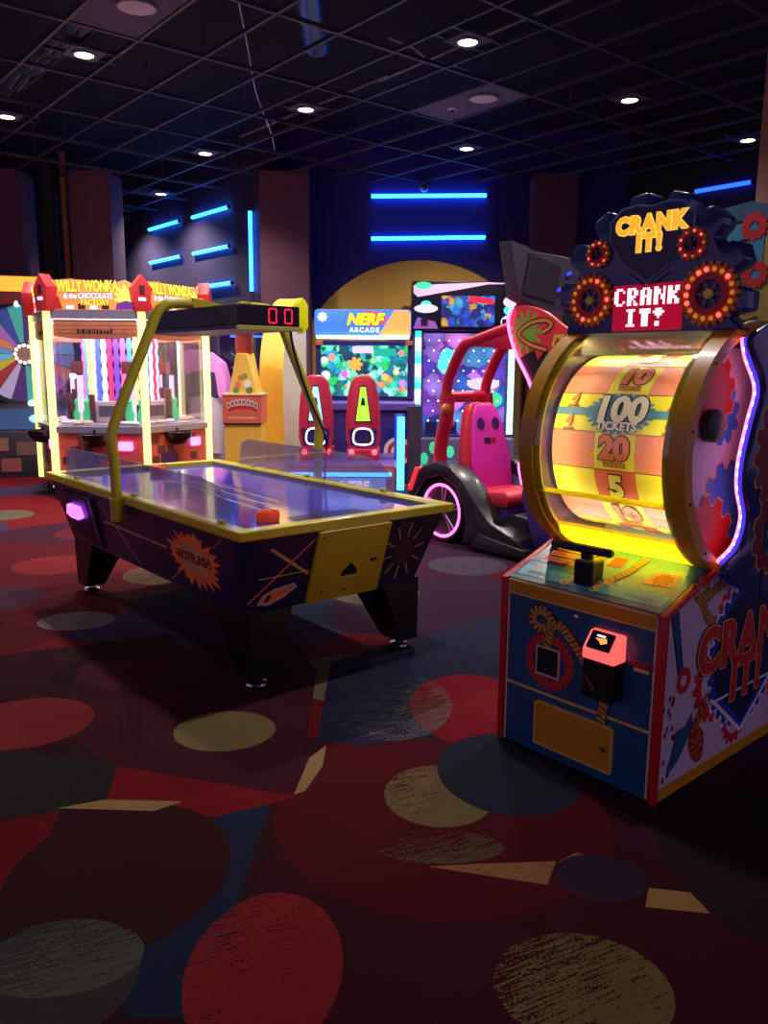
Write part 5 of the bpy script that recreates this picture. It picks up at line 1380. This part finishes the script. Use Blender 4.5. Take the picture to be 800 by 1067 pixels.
# seat
back = [(-0.30, 0.40), (0.30, 0.40), (0.31, 0.72), (0.25, 0.98), (0.20, 1.15), (0.14, 1.24), (-0.14, 1.24), (-0.20, 1.15), (-0.25, 0.98), (-0.31, 0.72)]
lean = 0.20
FSt = fr((0.22, 0.51, 0.0), (0, 1, 0), (-math.sin(lean), 0, math.cos(lean)))
sb2 = prism('seat_back', back, FSt, -0.10, 0.0, m_seatr, K, 0.03)
cush = [(x * 0.80, 0.44 + (y - 0.44) * 0.97) for x, y in back]
sf = prism('seat_cushion_back', cush, FSt, -0.005, 0.035, m_seat, K, 0.02)
for q in (-1, 1):
    prism('harness_hole', circ(0.048, 18, q * 0.095, 1.04, ry=0.055), FSt, 0.035, 0.038, mat('hole_violet', (70, 24, 100), 0.5), sf)
prism('seat_badge', rect(-0.075, 0.86, 0.0, 0.915), FSt, 0.035, 0.038, mat('badge_navy', (40, 30, 90), 0.4), sf)
prism('seat_badge', rect(0.0, 0.86, 0.075, 0.915), FSt, 0.035, 0.038, mat('badge_red', (190, 20, 40), 0.4), sf)
prism('seat_base', [(-0.02, 0.34), (0.62, 0.36), (0.66, 0.45), (0.60, 0.50), (0.10, 0.46)], FRONT(0.15), -0.60, 0.0, m_seatr, K, 0.03)
box('seat_box', (0.10, 0.17, 0.04), (0.62, 0.73, 0.37), mat('seat_box_purple', (60, 24, 120), 0.35), K, 0.01)
# cage
for y in (0.20, 0.70):
    tube('cage_post', smooth_path([(-0.22, y, 0.52), (-0.24, y, 0.80), (-0.16, y, 1.12), (-0.17, y, 1.28)], 5), [0.062] * 16, m_kred, K, 12)
    tube('cage_roof', smooth_path([(-0.18, y, 1.26), (-0.16, y, 1.40), (-0.04, y, 1.62), (0.06, y, 1.72), (0.18, y, 1.75), (0.62, y, 1.86)], 5), 0.048, m_kred, K, 12)
tube('cage_bar', [(-0.17, 0.16, 1.26), (-0.17, 0.74, 1.26)], 0.05, m_kred, K, 12)
tube('cage_bar', [(0.10, 0.18, 1.735), (0.10, 0.72, 1.735)], 0.04, m_kred, K, 12)
prism('roof_panel', [(0.16, 1.70), (0.66, 1.66), (0.68, 1.92), (0.22, 1.80)], FRONT(0.18), -0.06, 0.0, m_kred, K, 0.01)
ball('cage_joint', (-0.13, 0.16, 1.16), 0.05, mat('joint_gold', (220, 130, 60), 0.3), K, 10)
# side sign and LED scroll
sign = [(0.64, 1.86), (0.66, 1.98), (0.78, 2.00), (0.98, 1.95), (1.16, 1.84), (1.32, 1.74), (1.36, 1.50), (1.10, 1.30), (0.96, 1.28), (0.88, 1.40), (0.72, 1.66)]
sg = prism('side_sign', [(p.x, p.y) for p in smooth_path([(a, b, 0) for a, b in sign], 4, True)], FRONT(0.10), -0.04, 0.0, mat('sign_red', (206, 44, 50), 0.4, emit=(206, 40, 46), es=0.12), K, 0.004)
FSg = FRONT(0.10)
prism('splash_print', gear_pts(0.10, 0.165, 13, 0.81, 1.80), FSg, 0.0005, 0.002, mat('splash_green', (130, 150, 50), 0.5, emit=(120, 140, 40), es=0.12), sg)
prism('flame_print', [(0.76, 1.60), (0.90, 1.66), (0.94, 1.58), (1.02, 1.68), (1.06, 1.56), (1.14, 1.66), (1.30, 1.56), (1.30, 1.48), (1.08, 1.32), (0.97, 1.30)], FSg, 0.0015, 0.003, m_ink, sg)
prism('gold_print', [(0.70, 1.68), (0.80, 1.62), (0.96, 1.32), (0.90, 1.40)], FSg, 0.0015, 0.0025, mat('gold_print', (190, 140, 60), 0.5), sg)
swp = smooth_path([(1.02, 1.66, 0), (0.86, 1.70, 0), (0.74, 1.78, 0), (0.84, 1.86, 0), (1.00, 1.88, 0), (1.06, 1.84, 0), (0.98, 1.79, 0)], 6)
strip_print('script_print_edge', [(p.x, p.y) for p in swp], 0.045, FSg, 0.004, m_ink, sg)
strip_print('script_print', [(p.x, p.y) for p in swp], 0.026, FSg, 0.005, mat('script_orange', (240, 150, 60), 0.4), sg)
text('lettering', 'ru', 0.17, FSg @ Matrix.Translation((1.14, 1.74, 0)), mat('script_yellow', (240, 210, 70), 0.4), sg, bold=0.03, off=0.004, shear=0.3)
tube('neon_edge', smooth_path([(0.66, 0.09, 1.98), (0.635, 0.085, 1.86), (0.72, 0.085, 1.64), (0.88, 0.085, 1.40), (0.94, 0.085, 1.22), (0.93, 0.085, 0.98), (0.84, 0.085, 0.80), (0.80, 0.085, 0.74), (0.84, 0.085, 0.60)], 6), 0.012, m_pink, K, 8)
prism('side_screen_panel', [(0.95, 0.10), (1.55, 0.10), (1.55, 1.40), (1.15, 1.40), (0.98, 1.20), (0.97, 0.95), (0.86, 0.78), (0.80, 0.5)], FRONT(0.12), -0.7, 0.0, mat('panel_purple', (70, 40, 130), 0.4), K, 0.01)
# rear of the big display
dp = [(0.15, 2.52), (0.24, 2.50), (0.34, 2.49), (0.43, 2.455), (1.06, 2.44), (1.35, 2.40), (1.35, 1.80), (1.12, 1.86), (0.96, 2.06), (0.60, 1.98), (0.27, 2.08)]
db = prism('display_back', dp, RIGHT(0), 0.44, 0.58, mat('display_rear_grey', (80, 76, 90), 0.5), K, 0.01)
prism('rear_cover', [(0.29, 2.12), (0.70, 2.06), (0.76, 2.36), (0.36, 2.43)], RIGHT(0.58), 0.0, 0.02, mat('rear_cover_dark', (56, 52, 64), 0.5), db)
for (y, z) in ((0.86, 2.30), (0.74, 2.16)):
    prism('cable_tie', [(y - 0.03, z - 0.012), (y + 0.03, z + 0.008), (y + 0.02, z + 0.03), (y - 0.02, z + 0.02)], RIGHT(0.58), 0.02, 0.032, glow('tie_blue', (60, 70, 240), 0.8), db)
box('display_column', (0.44, 0.98, 0.0), (0.58, 1.14, 2.0), m_kblk, K, 0.01)

# ================================================================== candy bottle kiosk
kio = thing('candy_kiosk', 'yellow tapered candy kiosk with a red printed band and red cup on top', 'kiosk', (-1.60, 9.25, 0))
K = kio
m_ky = mat('kiosk_yellow', (232, 186, 70), 0.45, vs_=4); m_kside = mat('kiosk_brown_side', (116, 88, 70), 0.5)
box('lower_body', (-0.21, 0.0, 0.0), (0.20, 0.42, 0.90), m_ky, K, 0.008)
bd = box('printed_band', (-0.225, -0.012, 0.88), (0.215, 0.43, 1.19), mat('band_red_print', (216, 104, 80), 0.45), K, 0.006)
box('band_rim', (-0.235, -0.02, 1.19), (0.225, 0.44, 1.215), m_cream, K, 0.004)
box('band_line', (-0.215, -0.016, 0.868), (0.205, 0.0, 0.882), m_ink, K)
v = [(-0.15, 0.0, 1.21), (0.17, 0.0, 1.21), (0.17, 0.40, 1.21), (-0.15, 0.40, 1.21), (-0.07, 0.06, 1.66), (0.05, 0.06, 1.66), (0.09, 0.34, 1.66), (-0.07, 0.34, 1.66)]
tp_ = link_mesh('tapered_top', v, [(0, 3, 2, 1), (4, 5, 6, 7), (0, 1, 5, 4), (1, 2, 6, 5), (2, 3, 7, 6), (3, 0, 4, 7)], m_ky, K, False, 0.006)
FTp = fr((0.0, 0.0, 1.21), (1, 0, 0), (0, 0.06, 0.45))
for (cx, cy, r, c) in ((-0.07, 0.04, 0.035, (90, 140, 50)), (0.08, 0.04, 0.04, (110, 120, 50)), (-0.05, 0.10, 0.035, (220, 110, 90)), (0.06, 0.11, 0.045, (230, 220, 200)), (-0.02, 0.18, 0.03, (210, 100, 80)), (0.03, 0.20, 0.03, (110, 150, 60))):
    prism('fruit_print', circ(r, 12, cx, cy), FTp, 0.0005, 0.003, mat('fruit_%d_%d' % (c[0], c[1]), c, 0.5), tp_)
FBd = FRONT(-0.012)
for k in range(8):
    a = -0.155 + k * 0.044
    prism('arched_letter_print', rect(a - 0.016, 1.085 - 14 * a * a * 0.12, a + 0.016, 1.155 - 14 * a * a * 0.12), FBd, 0.0, 0.002, mat('letter_cream', (226, 214, 200), 0.5), bd)
    prism('arched_letter_print_dark', rect(a - 0.008, 1.10 - 14 * a * a * 0.12, a + 0.008, 1.14 - 14 * a * a * 0.12), FBd, 0.002, 0.003, m_ink, bd)
for k in range(11):
    prism('small_letter_print', rect(-0.16 + k * 0.029, 0.93, -0.142 + k * 0.029, 0.955), FBd, 0.0, 0.002, m_cream, bd)
prism('ribbon_print', [(-0.17, 1.04), (-0.10, 1.075), (0.10, 1.075), (0.17, 1.04), (0.15, 1.01), (0.09, 1.045), (-0.09, 1.045), (-0.15, 1.01)], FBd, 0.0, 0.002, mat('ribbon_red', (190, 40, 44), 0.5), bd)
lathe('cup', [(0.09, 1.66), (0.10, 1.70), (0.105, 1.88), (0.16, 1.93), (0.14, 1.95), (0.0, 1.93)], TOP(0, 0.0, 0.2), mat('cup_red', (186, 70, 60), 0.5), K, 16)

# ================================================================== curved yellow divider
dv = thing('arched_divider', 'thick yellow edged divider wall with rounded top behind the scoreboard', 'divider', (-1.36, 9.9, 0), math.radians(-8))
prof = [(0.0, 0.0), (0.0, 1.30)] + [(1.15 * (1 - math.cos(a)), 1.30 + 1.08 * math.sin(a)) for a in [PI / 2 * i / 12 for i in range(1, 13)]] + [(1.25, 2.38), (1.25, 0.0)]
prism('panel', prof, RIGHT(0), -0.135, 0.135, mat('divider_cream', (226, 210, 180), 0.5), dv)
v = []; f = []
ed = prof[:-2]
for (y, z) in ed:
    v += [(-0.145, y - 0.012, z + 0.006), (0.145, y - 0.012, z + 0.006)]
for i in range(len(ed) - 1): f.append((2 * i, 2 * i + 1, 2 * i + 3, 2 * i + 2))
link_mesh('edge_band', v, f, mat('divider_yellow', (238, 190, 60), 0.45), dv, True)

# ================================================================== white and pink vending dome
pk = thing('cotton_candy_machine', 'white vending machine with a pink domed top behind the pusher island', 'vending machine', (-2.48, 11.5, 0))
K = pk
lathe('drum_base', [(0.24, 0.0), (0.26, 0.04), (0.26, 1.06), (0.25, 1.10), (0.0, 1.10)], TOP(0), mat('vend_white', (206, 196, 214), 0.4), K, 28)
box('dark_window', (-0.20, -0.22, 1.08), (0.20, 0.2, 1.46), mat('vend_dark_window', (50, 44, 76), 0.15), K, 0.02)
prism('pink_hood', [(-0.25, 1.40), (0.0, 1.46), (0.16, 1.42), (0.20, 1.10), (0.30, 1.06), (0.31, 1.30), (0.24, 1.56), (0.06, 1.70), (-0.16, 1.74), (-0.27, 1.68)], FRONT(-0.23), -0.46, 0.0, mat('vend_pink', (230, 140, 210), 0.4, emit=(230, 120, 210), es=0.2), K, 0.02)
box('floor_ring', (-0.23, -0.255, 0.30), (0.23, -0.2, 0.33), m_silver, K)
# dark glass cabinet and white sign behind
dk = thing('dark_prize_cabinet', 'dark glass prize cabinet with faint blue painted reflections left of the candy kiosk', 'arcade machine', (-2.02, 12.0, 0))
K = dk
box('body', (-0.42, 0.0, 0.0), (0.42, 0.5, 2.1), mat('cabinet_midnight', (34, 30, 66), 0.4), K, 0.01)
gl_ = prism('glass_front', rect(-0.36, 0.85, 0.36, 2.0), FRONT(0.0), 0.0, 0.012, mat('midnight_glass', (16, 18, 56), 0.08), K)
box('glass_frame', (-0.40, -0.02, 0.80), (-0.36, 0.0, 2.05), m_dframe, K); box('glass_frame', (0.36, -0.02, 0.80), (0.40, 0.0, 2.05), m_dframe, K)
for k, (x0, z0, x1, z1) in enumerate(((-0.2, 1.5, 0.1, 1.38), (-0.1, 1.45, 0.2, 1.45), (0.1, 1.5, 0.15, 1.32), (-0.05, 1.6, -0.2, 1.7), (0.02, 1.35, 0.24, 1.36))):
    strip_print('painted_reflection', [(x0, z0), (x1, z1)], 0.012, FRONT(-0.0125), 0.001, glow('reflection_blue', (90, 110, 190), 0.4), gl_)  # reflections in the glass, drawn as faintly glowing strips
box('blue_lamp', (-0.2, -0.04, 1.92), (0.25, -0.014, 1.95), m_strip_dim, K)
prism('notice', rect(-0.42, 0.78, -0.20, 1.08), FRONT(-0.03), 0.0, 0.01, glow('notice_white', (190, 215, 250), 0.5), K)
box('violet_base', (-0.42, -0.03, 0.02), (0.42, 0.0, 0.76), mat('violet_base', (70, 50, 150), 0.4, emit=(60, 40, 160), es=0.2), K)

# ================================================================== spinning wheel game at the far left
wg = thing('spinning_wheel_game', 'prize wheel game with a rainbow lit wheel at the left edge', 'arcade machine', (-5.02, 11.55, 0), math.radians(14))
K = wg
m_wgd = mat('wheel_game_dark', (40, 34, 44), 0.5)
prism('console', [(-0.5, 0.0), (-0.42, 0.62), (-0.10, 0.90), (0.10, 1.02), (0.10, 0.0)], LEFT(0) @ Matrix.Scale(-1, 4, (1, 0, 0)) if False else RIGHT(0), -0.55, 0.55, m_wgd, K, 0.01)
FCo = fr((0, -0.42, 0.62), (1, 0, 0), (0, 0.32, 0.28))
cpn = prism('console_top', rect(-0.52, 0.02, 0.52, 0.42), FCo, 0.0, 0.02, mat('console_blue', (40, 60, 96), 0.3, emit=(50, 90, 150), es=0.12), K)
prism('console_light', circ(0.13, 20, 0.18, 0.22, ry=0.09), FCo, 0.02, 0.03, glow('console_glow', (120, 190, 230), 0.6), cpn)
for (x0, z0, c) in ((-0.45, 0.36, (120, 80, 60)), (-0.10, 0.30, (100, 70, 60)), (0.18, 0.10, (60, 60, 50)), (-0.3, 0.08, (130, 70, 60))):
    prism('side_print', rect(x0, z0, x0 + 0.25, z0 + 0.18), fr((0, -0.5, 0), (1, 0, 0), (0, 0.08, 0.62)), 0.001, 0.01, mat('wg_print_%d' % c[0], c, 0.5), K)
box('tower', (-0.5, 0.12, 0.0), (0.5, 0.5, 2.2), m_wgd, K, 0.01)
FWg = FRONT(0.10, 0, 1.66)
hues = [(120, 210, 255), (230, 200, 60), (180, 60, 70), (210, 190, 230), (90, 60, 130), (90, 200, 190), (70, 90, 180), (190, 120, 210), (240, 150, 90), (120, 170, 220)]
for k in range(20):
    a0, a1 = 2 * PI * k / 20, 2 * PI * (k + 1) / 20 - 0.02
    c = hues[k % 10]
    arc_band('wheel_sector', 0.16, 0.66, a0, a1, FWg, 0.0, 0.05, glow('sector_%d_%d' % (c[0], c[1]), c, 0.22, tuple(int(q * 0.7) for q in c)), K, 4, False)
arc_band('wheel_ring', 0.66, 0.72, 0, 2 * PI, FWg, 0.0, 0.07, m_wgd, K, 40)
hb = prism('hub', circ(0.15, 20), FWg, 0.0, 0.06, mat('hub_tan', (150, 120, 100), 0.4), K)
for k in range(12):
    a = 2 * PI * k / 12
    ball('hub_bulb', tuple(FWg @ Vector((0.12 * math.cos(a), 0.12 * math.sin(a), 0.06))), 0.02, m_leddot, hb, 6)
for k in range(6):
    a = 2 * PI * k / 6 + 0.6
    ball('rim_bulb', tuple(FWg @ Vector((0.69 * math.cos(a), 0.69 * math.sin(a), 0.08))), 0.05, glow('cyan_bulb', (150, 225, 255), 4.0), K, 8)
hm = box('header', (-0.40, -0.02, 2.32), (0.40, 0.4, 2.72), mat('header_red', (120, 30, 40), 0.5), K, 0.02)
prism('header_print', rect(-0.30, 2.50, 0.30, 2.70), FRONT(-0.02), 0.0, 0.006, glow('header_amber', (250, 180, 60), 0.6), hm)
